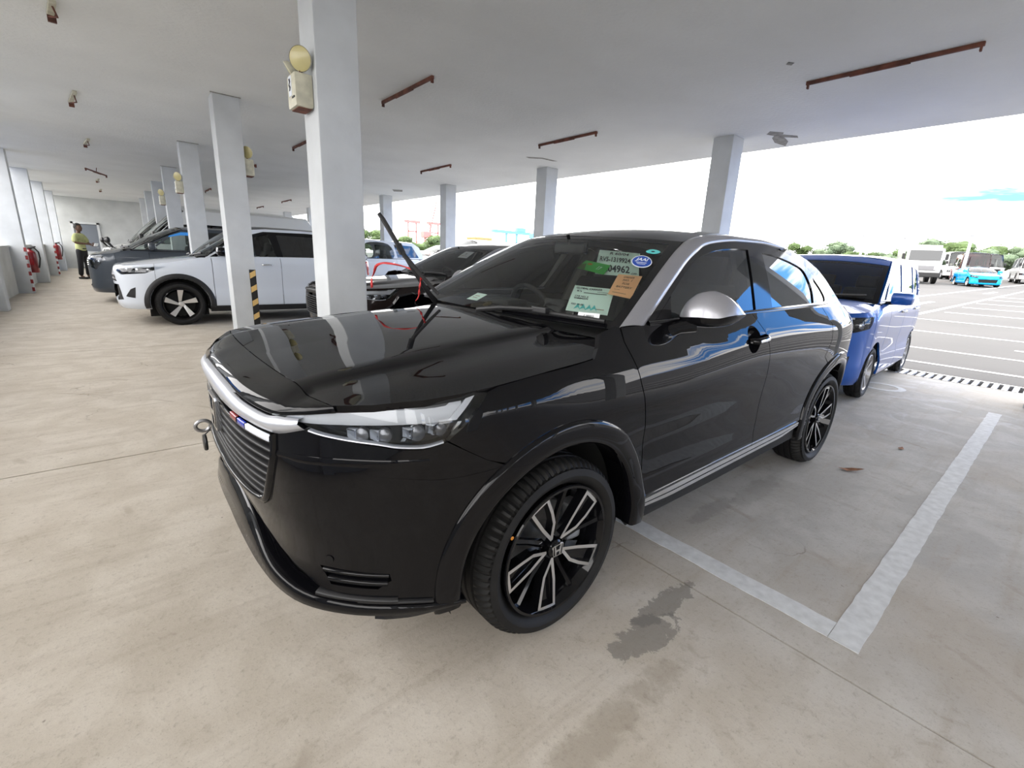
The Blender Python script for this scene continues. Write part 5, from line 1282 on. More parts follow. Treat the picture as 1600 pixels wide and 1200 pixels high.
KS = dict(fo=.80, wb=2.60, ro=.80, hw=.86, R=.34, RA=.40, rim=.21, tw=.21, zn=.95, zh=1.08, xc=-.30, xh=-.95, xr=-3.05, zb=(1.10, 1.14), zr=1.68, ty=.14, z0=.28, cf=.5, cb=.2,
          doors=[-.45, -1.48, -2.42], lamp=[('y', .52, .92), ('y', .52, .76), ('x', .46, .78), ('x', .40, .92)], grille=[('y', 0, .90), ('y', .44, .90), ('y', .44, .76), ('y', 0, .76)], slats=4, handles=(-1.3, -2.25), rear=[(-3.26, 1.50), (-3.36, 1.30), (-3.40, 1.14)], crown=.05,
          wins=[([(-.58, 1.135), (-1.0, 1.45), (-1.40, 1.55), (-1.42, 1.14)], 'c'), ([(-1.52, 1.15), (-1.52, 1.555), (-2.22, 1.55), (-2.34, 1.15)], 'rc'), ([(-2.48, 1.16), (-2.40, 1.55), (-3.0, 1.53), (-3.22, 1.19)], 'd')])
KBUS = dict(fo=1.4, wb=3.6, ro=1.5, hw=1.05, R=.42, RA=.50, rim=.22, tw=.24, zn=1.15, zh=1.28, xc=1.15, xh=.75, xr=-4.7, zb=(1.25, 1.25), zr=2.65, ty=.12, z0=.35, cf=.25, cb=.2,
            doors=[.55, -.6, -2.6], lamp=[('y', .65, .85), ('y', .65, .70), ('x', 1.2, .70), ('x', 1.2, .86)], grille=[('y', 0, .85), ('y', .5, .85), ('y', .5, .68), ('y', 0, .68)], slats=3, rear=[(-4.95, 2.2), (-5.05, 1.7), (-5.08, 1.25)], crown=.10,
            wins=[([(.55, 1.35), (.40, 2.15), (-.55, 2.15), (-.55, 1.35)], 'd'), ([(-.72, 1.35), (-.72, 2.15), (-2.5, 2.15), (-2.5, 1.35)], 'd'), ([(-2.7, 1.35), (-2.7, 2.15), (-4.7, 2.15), (-4.8, 1.35)], 'd')], wheel='steel', wheelmat='steel', mpos=(.95, 1.6), msize=(.16, .28), mirmat='satin_black', rowsn=3, seatmat='beige')
KC = dict(fo=.80, wb=2.45, ro=.70, hw=.84, R=.30, RA=.355, rim=.20, tw=.20, zn=.70, zh=.92, xc=-.25, xh=-1.05, xr=-2.0, zb=(.92, .98), zr=1.32, ty=.22, z0=.18, cf=.6, cb=.35,
          doors=[-.42, -1.5, -2.2], lamp=[('y', .48, .68), ('y', .55, .58), ('x', .35, .64), ('x', .25, .76)], intake=[('y', 0, .50), ('y', .5, .50), ('y', .45, .28), ('y', 0, .28)], rear=[(-2.5, 1.20), (-2.8, 1.05), (-2.95, .98)], crown=.05,
          wins=[([(-.52, .95), (-1.08, 1.20), (-1.45, 1.22), (-1.48, .96)], 'd'), ([(-1.58, .97), (-1.55, 1.22), (-2.05, 1.19), (-2.45, 1.02)], 'd')])
CARYAW = math.radians(-.24238)
hero = crossover((1.08629, 1.84056, 0), PI+CARYAW, 'black_paint', 'glossy black crossover with silver window pillars and papers in its windscreen')
browncar = crossover((2.89, 5.72, 0), PI, 'brown_paint', 'dark brown car parked beyond the nearest aisle column', full=False, silver='silver_paint')
# this one is a longer-nosed car on the same body: its bonnet is drawn out
def longer(x): return -.35+(x+.35)*1.2 if x > -.35 else -.35+(x+.35)*1.10
for ch in list(browncar.children):
    for o in [ch]+list(ch.children):
        if ch.name.startswith('wheel') and ch.type == 'EMPTY': continue
        if o.type == 'MESH':
            for v in o.data.vertices: v.co.x = longer(v.co.x)
    if ch.name.startswith('wheel') and ch.type == 'EMPTY': ch.location.x = longer(ch.location.x)
W = lambda x, y: (x, y, 0)
white = vehicle('car', 'car', (.80, 10.52, 0), PI, 'white two-tone crossover with a black roof and black wheel arches', 'white_paint', dict(KX, roofmat='gloss_black'), scale=1.07)
grey = vehicle('van', 'van', (.33, 14.46, 0), PI, 'dark grey compact van with blue tape on its side window', 'grey_paint', KG, scale=1.07)
hiace = vehicle('van', 'van', (1.14, 18.5, 0), PI, 'long white high-roof van behind the dark grey van', 'van_white', KH, scale=1.07)
hiace2 = vehicle('van', 'van', (1.0, 22.6, 0), PI, 'second white high-roof van, farthest along the row', 'van_white', KH, scale=1.07)
blue = vehicle('car', 'car', (6.22, 2.06, 0), PI+math.radians(2.6), 'tall blue hatchback parked behind the black crossover', 'blue_paint', KB)
suv = vehicle('car', 'car', (4.42, 15.0, 0), PI, 'boxy white wagon seen past the nearest aisle column', 'white_paint', KS, scale=1.05)
# ------------------------------------------------------------------ papers and stickers on the black crossover's windscreen
HM = Matrix.Translation((1.08629, 1.84056, 0)) @ Matrix.Rotation(PI+CARYAW, 4, 'Z')
def bil(c, a, b):
    c = np.asarray(c, float); a = np.asarray(a, float)[:, None]; b = np.asarray(b, float)[:, None]      # corners tl, tr, br, bl ; a right, b down
    return c[0]*(1-a)*(1-b)+c[1]*a*(1-b)+c[2]*a*b+c[3]*(1-a)*b
def sheet_f(c, d, curl=.0):
    def f(a, b):
        q = bil(c, a, b); P, Nn = surf_n(offw, q[:, 0], q[:, 1]); w_ = d+curl*(np.asarray(b)**2)+.25*curl*np.sin(5*np.asarray(a))
        return P+Nn*w_[:, None]
    f.ref = np.array((-1.6, 0, .7)); return f
def offw(y, v): return wscreen(y, v)
offw.ref = wscreen.ref
def sheet(name, c, d, material, curl=0, poly=None, parent=None):
    o = panel(name, poly or [(0, 0), (1, 0), (1, 1), (0, 1)], sheet_f(c, d, curl), material, parent, h=.12, thick=.0006)
    if parent is None: o.matrix_world = HM
    return o
def print_on(o, c, d, s, a, b, h, w=None, material='ink', curl=0, shear=0, name='lettering'):
    """lay a line of text on a sheet: centre (a, b), height h and width w in sheet units"""
    t = text(name, s, 1.0, material, None, (0, 0, 0), (0, 0, 0), shear=shear, extrude=0, bold=.022)
    me = t.data; V = np.array([v.co[:] for v in me.vertices]); lo, hi = V.min(0), V.max(0); k = h/.70
    sx_ = (w/(hi[0]-lo[0])) if w else k
    A = a+(V[:, 0]-(lo[0]+hi[0])/2)*sx_; B = b-(V[:, 1]-.35+.35-(lo[1]+hi[1])/2)*k
    P = sheet_f(c, d+.0015, curl)(A, B); me.vertices.foreach_set('co', P.ravel()); me.update(); t.parent = o; t.matrix_parent_inverse = Matrix.Identity(4); t.location = (0, 0, 0)
    return t
def rule(o, c, d, a0, b0, a1, b1, material='ink', curl=0):
    r = panel('printed_line', [(a0, b0), (a1, b0), (a1, b1), (a0, b1)], sheet_f(c, d+.0012, curl), material, o, h=.3, thick=0); return r
c1 = [(.472, .806), (.791, .800), (.903, .512), (.618, .492)]
p1 = sheet('paper_sheet', c1, -.012, 'paper', .0); tag(p1, 'mint green paper with large printed numbers at the top of the windscreen', 'paper')
print_on(p1, c1, -.012, 'R 60/04', .52, .13, .11, .46, shear=.15)
print_on(p1, c1, -.012, 'RV5-1319924', .435, .40, .19, .73)
print_on(p1, c1, -.012, '004962', .50, .76, .26, .60)
print_on(p1, c1, -.012, '-OFF-', .90, .90, .07, .16)
c2 = [(.471, .629), (.678, .594), (.688, .480), (.462, .524)]
p2 = sheet('green_tag', c2, -.005, 'tag_green', .0); tag(p2, 'bright green tag with a red mark overlapping the numbered paper', 'tag')
panel('red_mark', circle(.30, .35, .10, 14), sheet_f(c2, -.003), 'lamp_amber', p2, h=.2, thick=0)
print_on(p2, c2, -.005, '17', .72, .55, .34, .17, 'paper', shear=.3)
panel('tag_fold', [(0, .55), (.16, .35), (.30, 1.0), (0, 1.0)], sheet_f(c2, -.003), 'leaf', p2, h=.3, thick=0)
c3 = [(.777, .503), (.925, .511), (.947, .277), (.802, .293)]
p3 = sheet('orange_card', c3, -.004, 'paper_orange', .0); tag(p3, 'orange card with handwriting stuck at the side of the windscreen', 'card')
for s, b, w_ in (('ORDER', .13, .45), ('NO. 1', .27, .40), ('FOR', .44, .30), ('BATTERY', .60, .68)): print_on(p3, c3, -.004, s, .52, b, .085, w_, 'ink_soft', shear=.2)
rule(p3, c3, -.004, .16, .73, .40, .745, 'ink_soft'); rule(p3, c3, -.004, .14, .86, .72, .885, 'ink_soft')
c4 = [(.537, .366), (.811, .372), (.862, .137), (.593, .131)]
p4 = sheet('paper_sheet', c4, -.020, 'paper', -.004); tag(p4, 'mint green printed sheet with teal ink at the bottom of the windscreen', 'paper')
print_on(p4, c4, -.020, 'GLOBAL CARRIER', .40, .10, .075, .66, curl=-.004); print_on(p4, c4, -.020, "K's", .18, .22, .075, .12, curl=-.004)
rule(p4, c4, -.020, .30, .26, .86, .285, 'ink', -.004); rule(p4, c4, -.020, .62, .19, .95, .205, 'ink', -.004)
print_on(p4, c4, -.020, 'CAR NO. 4', .28, .43, .06, .34, curl=-.004); print_on(p4, c4, -.020, 'VHM842374', .28, .51, .06, .36, curl=-.004); print_on(p4, c4, -.020, 'RED 08-08', .24, .74, .06, .30, curl=-.004)
for a in (.26, .40, .54, .66):
    panel('ink_mark', [(a-.08, .92), (a, .70), (a+.09, .93), (a+.02, .84)], sheet_f(c4, -.0185, -.004), 'ink_teal', p4, h=.3, thick=0)
rule(p4, c4, -.020, .70, .83, .90, .855, 'ink_soft', -.004)
c5 = [(.709, .098), (.837, .106), (.855, .050), (.725, .041)]
p5 = sheet('label_slip', c5, .0012, 'paper_white'); tag(p5, 'small white slip on the glass above the wiper', 'label')
print_on(p5, c5, .0012, '-E 080012', .50, .5, .26, .50)
c6 = [(-.310, .182), (-.176, .176), (-.243, .082), (-.388, .086)]
p6 = sheet('paper_slip', c6, -.03, 'paper'); tag(p6, 'small mint slip lying low in the driver side corner of the windscreen', 'paper')
rule(p6, c6, -.03, .25, .3, .7, .36, 'ink_soft'); rule(p6, c6, -.03, .25, .5, .7, .56, 'ink_soft')
# stickers are part of the car
E_ = lambda cy, cv, ry, rv, n=28: [(cy+ry*math.cos(2*PI*k/n), cv+rv*math.sin(2*PI*k/n)) for k in range(n)]
cj = [(.772, .742), (.900, .742), (.948, .592), (.810, .592)]
jw = panel('oval_sticker', [(.5+.5*math.cos(t), .5+.5*math.sin(t)) for t in np.linspace(0, 2*PI, 30)[:-1]], sheet_f(cj, .0012), 'sticker_white', hero, h=.15, thick=0, label='blue oval inspection sticker with white edge')
panel('sticker_field', [(.5+.46*math.cos(t), .5+.44*math.sin(t)) for t in np.linspace(0, 2*PI, 30)[:-1]], sheet_f(cj, .0020), 'sticker_blue', jw, h=.15, thick=0)
print_on(jw, cj, .0016, 'JAAI', .50, .40, .24, .66, 'sticker_white', shear=.35); rule(jw, cj, .0016, .25, .60, .75, .64, 'sticker_white'); rule(jw, cj, .0016, .30, .72, .70, .75, 'sticker_white')
ct = [(.826, .838), (.918, .838), (.926, .778), (.830, .778)]
tw_ = panel('round_sticker', [(.5+.5*math.cos(t), .5+.5*math.sin(t)) for t in np.linspace(0, 2*PI, 22)[:-1]], sheet_f(ct, .0012), 'ink_teal', hero, h=.2, thick=0, label='small teal sticker at the top of the windscreen')
panel('sticker_dot', circle(.5, .5, .14, 12), sheet_f(ct, .002), 'ink', tw_, h=.2, thick=0)
# wipers
wr = empty('wiper', parent=hero); wr['label'] = 'wiper standing up from the windscreen'
MB().tube([(-.325, -.545, 1.075), (-.29, -.535, 1.105), (-.20, -.552, 1.23), (-.13, -.590, 1.36)], [.017, .015, .011, .008], 8).build('wiper_arm', 'satin_black', wr, smooth=True)
MB().tube([(-.055, -.682, 1.535), (-.07, -.662, 1.505), (-.15, -.575, 1.32), (-.23, -.500, 1.20), (-.285, -.440, 1.120)], [.011, .013, .013, .011, .009], 8).build('wiper_blade', 'plastic', wr, smooth=True)
MB().box((-.132, -.588, 1.355), (.03, .03, .06), bevel=.006, rot=Matrix.Rotation(.5, 3, 'Y')).build('wiper_hinge', 'satin_black', wr)
wl_ = empty('wiper', parent=hero)
wp = lambda y, v, d: tuple(offs(wscreen, d)(np.array([y]), np.array([v]))[0])
MB().tube([wp(.16, .020, .010), wp(.45, .030, .020), wp(.90, .035, .012)], [.007, .011, .009], 8).build('wiper_blade', 'plastic', wl_, smooth=True)
MB().tube([wp(-.02, -.03, .02), wp(.20, .005, .032), wp(.52, .030, .036)], [.013, .011, .008], 8).build('wiper_arm', 'satin_black', wl_, smooth=True)
MB().box(wp(.50, .032, .032), (.03, .09, .025), bevel=.005).build('wiper_hinge', 'satin_black', wl_)
# towing eye and its cover hanging from the far side of the bumper
te = empty('towing_eye', parent=hero); MB().tube([(.76, -.38, .598), (.862, -.38, .596)], .009, 8).build('eye_shank', 'steel', te)
MB().tube([(.888+.027*math.cos(t), -.38+.004*math.sin(t), .594+.024*math.sin(t)) for t in np.linspace(0, 2*PI, 21)], .0075, 8, caps=False).build('eye_ring', 'steel', te, smooth=True)
MB().lathe([(.001, .007), (.034, .007), (.037, 0), (.034, -.006), (.001, -.006)], 18, 'x', c=(.886, -.40, .512)).build('eye_cover', 'satin_black', te, smooth=True, label='black towing eye cover hanging loose')
MB().tube([(.886, -.40, .545), (.868, -.39, .565), (.83, -.385, .57)], .003, 5).build('cover_strap', 'satin_black', te)
# brown crossover: sheet in the screen and the red ribbon on the raised wiper
MB2 = browncar.matrix_basis.copy()
cb = [(.30, .86), (.56, .86), (.60, .60), (.34, .60)]
pb_ = sheet('paper_sheet', cb, -.012, 'paper_white'); pb_.matrix_world = MB2 @ Matrix.Translation((-.035-.0, 0, 0)) @ Matrix.Diagonal((1.10, 1, 1, 1)); tag(pb_, 'white sheet inside the brown crossover windscreen', 'paper')
print_on(pb_, cb, -.012, 'F', .5, .45, .2, .14); rule(pb_, cb, -.012, .2, .7, .8, .74, 'ink_soft')
for (k, y0, y1) in ((0, -.55, .05), (1, .10, .72)):
    q = empty('wiper', parent=browncar); MB().tube([wp(y0, .03, .02), wp((y0+y1)/2, .05, .025), wp(y1, .04, .014)], [.010, .012, .008], 6).build('wiper_blade', 'plastic', q)
def ribbon(name, pts, w_, label):
    P = arcsample(pts, 26); up = np.array([.35, .2, .9]); rows = [[tuple(p+np.array([w_*.5*math.cos(.5*i), w_*.5*math.sin(.5*i), w_*.35])) for i, p in enumerate(P)], [tuple(p-np.array([w_*.5*math.cos(.5*i), w_*.5*math.sin(.5*i), w_*.35])) for i, p in enumerate(P)]]
    o = loft(name, rows, 'ribbon', None, thick=.002); return tag(o, label, 'ribbon', None)
def toworld(p): return tuple(HM @ Vector(p))
ribbon('ribbon', [toworld(q) for q in ((-.20, -.545, 1.245), (-.16, -.66, 1.265), (-.13, -.78, 1.275), (-.11, -.86, 1.255), (-.10, -.875, 1.21), (-.09, -.89, 1.17), (-.09, -.885, 1.125))], .014, 'thin red ribbon tied to the raised wiper')
ribbon('ribbon', [toworld(q) for q in ((-.225, -.53, 1.215), (-.21, -.50, 1.20), (-.20, -.50, 1.15), (-.19, -.49, 1.11), (-.18, -.50, 1.085))], .012, 'short loose end of red ribbon hanging from the raised wiper')
# blue tape and glass film on the grey van
gsf = grey[2](1, .006)
tp = panel('blue_tape', [(-1.28, 1.10), (-1.22, 1.10), (-1.19, 1.52), (-1.25, 1.545)], gsf, 'tape_blue', grey[0], h=.08, thick=.004)
panel('blue_tape', [(-1.25, 1.51), (-.92, 1.505), (-.70, 1.42), (-.68, 1.39), (-.90, 1.44), (-1.24, 1.44)], gsf, 'tape_blue', grey[0], h=.08, thick=.004)
# round mirrors on stalks at the noses of the white vans
for v in (hiace, hiace2):
    for sg, x_, z_ in ((1, .98, 1.36), (-1, 1.02, 1.36)):
        mo = empty('nose_mirror', parent=v[0])
        MB().tube([(x_-.12, sg*.80, 1.02), (x_+.02, sg*.84, 1.10), (x_+.10, sg*.86, 1.22)], .016, 6).build('mirror_stalk', 'satin_black', mo)
        MB().ico((x_+.11, sg*.86, 1.28), .085, 2, 0, (.6, 1, 1)).build('mirror_shell', 'satin_black', mo, smooth=True)
# roof rack lines on the white van roof
# ------------------------------------------------------------------ lamps left on the ceiling: rusty battens
def batten(x, y0, y1, label, rot=0, broken=False):
    L_ = abs(y1-y0); o = empty('lamp_batten', (x, (y0+y1)/2, CEIL), rot, label, 'batten', 'rusty lamp battens on the ceiling')
    MB().box((0, 0, -.018), (.034, L_, .034), bevel=.004).build('tray', 'rust', o)
    for s in (1, -1): MB().box((0, s*(L_/2-.02), -.05), (.036, .016, .045), bevel=.003).build('lamp_holder', 'rust', o)
    MB().box((0, .05, -.040), (.024, L_*.35, .010)).build('ballast', 'rust', o)
    return o
bat = [(5.96, 2.36, .98, 'rusty lamp batten nearest the open edge at the right'), (3.06, 6.53, 5.21, 'rusty lamp batten just right of the nearest aisle column'), (6.01, 6.62, 5.30, 'second rusty lamp batten along the open edge'), (6.0, 10.79, 9.45, 'third rusty lamp batten along the open edge'),
       (3.06, 10.65, 9.34, 'rusty lamp batten between the first two aisle columns'), (5.86, 18.6, 17.25, 'far rusty lamp batten, first of three past the nearest column'), (5.88, 22.6, 21.2, 'far rusty lamp batten, middle of three past the nearest column'), (5.9, 27.2, 25.9, 'far rusty lamp batten, last of three past the nearest column'), (2.99, 21.6, 20.3, 'rusty lamp batten end peeping past the third aisle column'), (2.99, 14.8, 13.5, 'rusty lamp batten beyond the second aisle column')]
for x, y1, y0, lb in bat: batten(x, y0, y1, lb)
bb = batten(-.02, 17.6, 19.0, 'rusty batten hanging loose over the aisle', rot=-.31); bb.location.z = CEIL-.10; bb.rotation_euler = (0, 0, -.31)
MB().tube([(0, 0, 0), (.01, .02, .10)], .008, 6).build('hanger', 'rust', bb); 
def bracket(x, y, L_, label):
    o = empty('lamp_bracket', (x, y, CEIL), .1, label, 'bracket', 'broken lamp brackets over the aisle')
    MB().box((0, 0, -.02), (.05, L_, .03), bevel=.004).build('tray', 'cream', o); MB().tube([(0, -L_*.3, -.03), (.03, -L_*.1, -.09), (-.02, L_*.2, -.07)], .008, 5).build('loose_cable', 'rust', o)
    MB().box((.005, L_*.45, -.05), (.06, .03, .07)).build('lamp_holder', 'rust', o)
for x, y, l_, lb in ((-.12, 6.32, .35, 'broken lamp bracket at the top left, nearest over the aisle'), (-.13, 9.75, .75, 'broken lamp bracket, second over the aisle'), (-.09, 13.7, .75, 'broken lamp bracket, third over the aisle'), (-.03, 21.6, .6, 'broken lamp bracket, fourth over the aisle'), (.0, 25.6, .5, 'broken lamp bracket, farthest over the aisle')): bracket(x, y, l_, lb)
# ------------------------------------------------------------------ twin-head emergency lights
def emergency(x, y, z, label, face='x-'):
    o = empty('emergency_light', (x, y, z), 0, label, 'emergency light', 'twin-head emergency lights on the columns')
    if face == 'y-': o.rotation_euler = (0, 0, PI/2)
    MB().box((-.065, 0, -.01), (.13, .20, .225), bevel=.022).build('case', 'cream', o, smooth=True)
    MB().box((-.060, 0, -.118), (.10, .16, .02), bevel=.004).build('base_tray', 'rust', o)
    MB().box((-.1315, .010, .02), (.004, .065, .13)).build('sign_plate', 'sticker_white', o)
    sgn = raw('pictogram', [(-.1345, y_, z_) for y_, z_ in ((.032, .07), (.0, .07), (-.012, .045), (.012, .030), (-.012, .012), (.0, -.01), (.032, -.01), (.02, .01), (.036, .03), (.02, .05))], [(0, 1, 2, 3, 8, 9), (8, 3, 4, 5, 6, 7)], 'ink', o)
    MB().box((-.132, -.055, -.06), (.006, .05, .012)).build('test_slot', 'satin_black', o)
    for s, yaw_, tilt_ in ((1, -.80, -.05), (-1, .75, -.20)):
        h = empty('lamp_head', (-.075, s*-.066, .105), 0, parent=o)
        h.matrix_local = Matrix.Translation((-.075, s*-.066, .105)) @ Matrix.Rotation(s*(.30 if s > 0 else .95), 4, 'X') @ Matrix.Rotation(PI-yaw_, 4, 'Z')
        MB().lathe([(.001, -.044), (.045, -.040), (.074, -.016), (.082, .006), (.080, .012)], 24, 'x', c=(0, 0, .085)).build('lamp_bowl', 'cream', h, smooth=True)
        MB().lathe([(.001, .020), (.05, .017), (.078, .010)], 24, 'x', c=(0, 0, .085)).build('lamp_glass', 'lamp_cream', h, smooth=True)
        MB().tube([(0, 0, -.02), (0, 0, .02)], .012, 8).build('lamp_neck', 'rust', h)
    return o
emergency(1.30, Y0+.17, 2.46, 'cream twin-head emergency light on the nearest aisle column')
emergency(1.75, Y0+PIT+.17, 2.45, 'cream emergency light on the right of the second aisle column', 'x-')
emergency(1.30, Y0+2*PIT+.14, 2.46, 'cream emergency light on the third aisle column')
emergency(1.30, Y0+3*PIT+.14, 2.46, 'cream emergency light on the fourth aisle column')
# ------------------------------------------------------------------ fire extinguishers on the parapet
def extinguisher(x, y, z, label):
    o = empty('fire_extinguisher', (x, y, z), 0, label, 'fire extinguisher', 'red fire extinguishers on the parapet')
    MB().lathe([(.001, 0), (.105, 0), (.115, .015), (.115, .46), (.10, .52), (.05, .56), (.032, .57), (.032, .60)], 24).build('cylinder_body', 'red', o, smooth=True)
    MB().box((.05, 0, .635), (.16, .035, .03), rot=Matrix.Rotation(-.25, 3, 'Y'), bevel=.006).box((.02, 0, .61), (.06, .045, .05), bevel=.006).build('valve_handle', 'satin_black', o)
    MB().tube([(.0, -.02, .62), (.10, -.05, .62), (.165, -.06, .52), (.17, -.06, .36), (.14, -.07, .20), (.12, -.08, .12)], .016, 8).build('hose', 'hose', o, smooth=True)
    MB().box((-.02, -.113, .27), (.12, .006, .16)).build('instruction_label', 'lamp_red', o)
    MB().box((-.125, 0, .45), (.02, .10, .08)).build('wall_hook', 'steel', o)
    return o
extinguisher(-1.62, 17.6, .46, 'red fire extinguisher on the nearer stretch of parapet')
extinguisher(-1.62, 25.9, .56, 'red fire extinguisher on the farther stretch of parapet')
# dry leaf on the concrete
lf = raw('dry_leaf', [(0, 0, .012), (.05, .022, .004), (.10, .026, .010), (.15, .006, .02), (.165, -.004, .022), (.11, -.024, .012), (.05, -.028, .003), (.08, 0, .002)], [(0, 1, 7), (1, 2, 7), (2, 3, 7), (3, 4, 7), (4, 5, 7), (5, 6, 7), (6, 0, 7)], 'leafdry'); lf.location = (3.73, .80, .003); lf.rotation_euler = (0, 0, -.9); tag(lf, 'curled brown leaf on the concrete behind the black crossover', 'leaf')
lf2 = raw('dry_leaf', [(0, 0, .004), (.04, .02, .003), (.09, 0, .006), (.04, -.02, .002)], [(0, 1, 2), (0, 2, 3)], 'leafdry'); lf2.location = (4.6, .62, .003); tag(lf2, 'tiny brown leaf farther out on the concrete', 'leaf')
# blue container outside the left openings
bc = empty('container', (-6.2, 16.5, -.2), 0, 'blue shipping container outside the left opening', 'container')
MB().box((0, 0, 1.3), (2.4, 6, 2.6)).build('container_body', 'container', bc)
for k in range(20): MB().box((1.215, -2.85+.3*k, 1.3), (.04, .12, 2.4)).build('rib', 'container', bc)
# ------------------------------------------------------------------ the man in the lime shirt
def person(loc, rz, label, sc=1.0):
    o = empty('person', loc, rz, label, 'person'); o.scale = (sc,)*3
    def skin(name, verts, edges, radii, material, levels=2, root=0):
        me = bpy.data.meshes.new(name); me.from_pydata(verts, edges, []); me.update(); me.materials.append(M[material]); ob = link(bpy.data.objects.new(name, me), o)
        md = ob.modifiers.new('skin', 'SKIN'); md.use_smooth_shade = True; sv = me.skin_vertices[0].data
        for i, r in enumerate(radii): sv[i].radius = r if isinstance(r, tuple) else (r, r); sv[i].use_root = (i == root)
        ss = ob.modifiers.new('sub', 'SUBSURF'); ss.levels = ss.render_levels = levels; return ob
    # x forward, y left; one continuous figure
    V = [(0, 0, .95), (0, 0, 1.10), (0, 0, 1.28), (0, 0, 1.42), (.005, 0, 1.50), (.015, 0, 1.56),
         (0, .10, .90), (.03, .105, .50), (-.01, .11, .10), (.12, .12, .035), (0, -.10, .90), (.00, -.105, .50), (-.06, -.11, .10), (.07, -.125, .035),
         (0, .17, 1.40), (.04, .27, 1.17), (.27, .13, 1.10), (.36, .06, 1.10), (0, -.17, 1.40), (.05, -.27, 1.17), (.27, -.08, 1.14), (.35, .0, 1.15)]
    E = [(0, 1), (1, 2), (2, 3), (3, 4), (4, 5), (0, 6), (6, 7), (7, 8), (8, 9), (0, 10), (10, 11), (11, 12), (12, 13), (3, 14), (14, 15), (15, 16), (16, 17), (3, 18), (18, 19), (19, 20), (20, 21)]
    Rr = [(.07, .08), (.08, .09), (.08, .09), (.065, .07), .055, .05, .062, .052, .042, .035, .062, .052, .042, .035, .042, .042, .032, .028, .042, .042, .032, .028]
    skin('body', V, E, Rr, 'skin')
    skin('shirt', [(0, 0, .90), (0, 0, .99), (0, 0, 1.12), (0, 0, 1.28), (0, 0, 1.41), (0, 0, 1.475), (0, .165, 1.39), (.02, .235, 1.27), (.04, .27, 1.17), (0, -.165, 1.39), (.025, -.235, 1.27), (.05, -.27, 1.17)], [(0, 1), (1, 2), (2, 3), (3, 4), (4, 5), (4, 6), (6, 7), (7, 8), (4, 9), (9, 10), (10, 11)], [(.14, .165), (.14, .165), (.13, .15), (.125, .14), (.085, .085), .068, .082, .078, .070, .082, .078, .070], 'shirt', root=0)
    skin('trousers', [(0, 0, 1.06), (0, 0, .91), (0, .085, .78), (.03, .105, .50), (-.01, .11, .10), (0, -.085, .78), (0, -.105, .50), (-.06, -.11, .10)], [(0, 1), (1, 2), (2, 3), (3, 4), (1, 5), (5, 6), (6, 7)], [(.125, .150), (.125, .155), .088, .080, .066, .088, .080, .066], 'trousers')
    hd = MB(); hd.ico((.03, 0, 1.645), .105, 3, 0, (1.0, .80, 1.18))
    for v in hd.bm.verts:
        x, y, z = v.co
        if x > .09 and abs(y) < .022 and 1.60 < z < 1.66: v.co.x += .022*(1-abs(y)/.022)
        if x > .05 and abs(abs(y)-.035) < .016 and abs(z-1.665) < .016: v.co.x -= .010
        if z < 1.58: v.co.x += .012
    hd.build('head', 'skin', o, smooth=True, angle=80)
    hr = MB(); hr.ico((.012, 0, 1.672), .112, 3, .02, (1.0, .86, 1.12))
    bmesh.ops.delete(hr.bm, geom=[v for v in hr.bm.verts if (v.co.x > .06 and v.co.z < 1.725) or v.co.z < 1.60], context='VERTS')
    hr.build('hair', 'hair', o, smooth=True, angle=80)
    for s in (1, -1):
        MB().ico((.028, s*.088, 1.64), .026, 1, 0, (.6, .35, 1)).build('ear', 'skin', o, smooth=True)
        MB().ico((.112, s*.034, 1.662), .011, 1).build('eye', 'ink', o, smooth=True)
        MB().box((.045+(-.01 if s > 0 else -.06)+.02, s*.115, .035), (.27, .095, .07), bevel=.03).build('shoe', 'shoe', o, smooth=True)
        hx, hy, hz = (.38, .05, 1.10) if s > 0 else (.37, .012, 1.155)
        for k, (ln, dy) in enumerate(((.070, .024), (.082, .008), (.078, -.008), (.062, -.024))):
            MB().tube([(hx, hy+dy, hz), (hx+ln*.5, hy+dy-.01*s, hz-.004), (hx+ln*.75, hy+dy-.02*s, hz-.03)], [.0095, .009, .007], 6).build('finger', 'skin', o, smooth=True)
        MB().tube([(hx-.02, hy-.02*s, hz+.01), (hx+.02, hy-.035*s, hz+.032), (hx+.045, hy-.025*s, hz+.034)], [.012, .010, .008], 6).build('thumb', 'skin', o, smooth=True)
    MB().box((.118, 0, 1.607), (.012, .045, .010), bevel=.004).build('mouth', 'lamp_red', o)
    MB().lathe([(.128, .965), (.136, .970), (.136, .998), (.128, 1.003)], 24).build('belt', 'satin_black', o); o.children[-1].scale = (.92, 1.16, 1)
    MB().box((.47, .03, 1.13), (.02, .15, .10), bevel=.004, rot=Matrix.Rotation(.5, 3, 'Y')).build('clipboard', 'paper_white', o)
    return o
person((-.80, 22.8, 0), math.radians(-35), 'man in lime green shirt and dark trousers standing by the van noses', 1.06)
# ------------------------------------------------------------------ the lot beyond the shed
def onlot(x, y): return (x, y, lotz(x))
def aim(x, y, dev): return math.atan2(-y, -x)+dev     # heading towards the shed plus a turn
tk = empty('truck', onlot(46.2, 7.9), math.radians(196), 'white flat-nosed truck parked at the far end of the lot', 'truck')
def part_box(nm, c, dmn, m_, par, bev=.03, **k): return MB().box(c, dmn, bevel=bev, **k).build(nm, m_, par)
part_box('cab', (0, 0, 1.62), (1.9, 2.1, 1.75), 'van_white', tk, .16); part_box('windscreen', (.93, 0, 1.98), (.08, 1.8, .72), 'glass_dark', tk, .02)
part_box('grille', (.96, 0, 1.10), (.06, 1.5, .34), 'lamp_grey', tk); part_box('bumper', (1.0, 0, .62), (.22, 2.15, .34), 'satin_black', tk, .05)
part_box('roof_deflector', (-.2, 0, 2.56), (1.2, 1.8, .20), 'van_white', tk, .08)
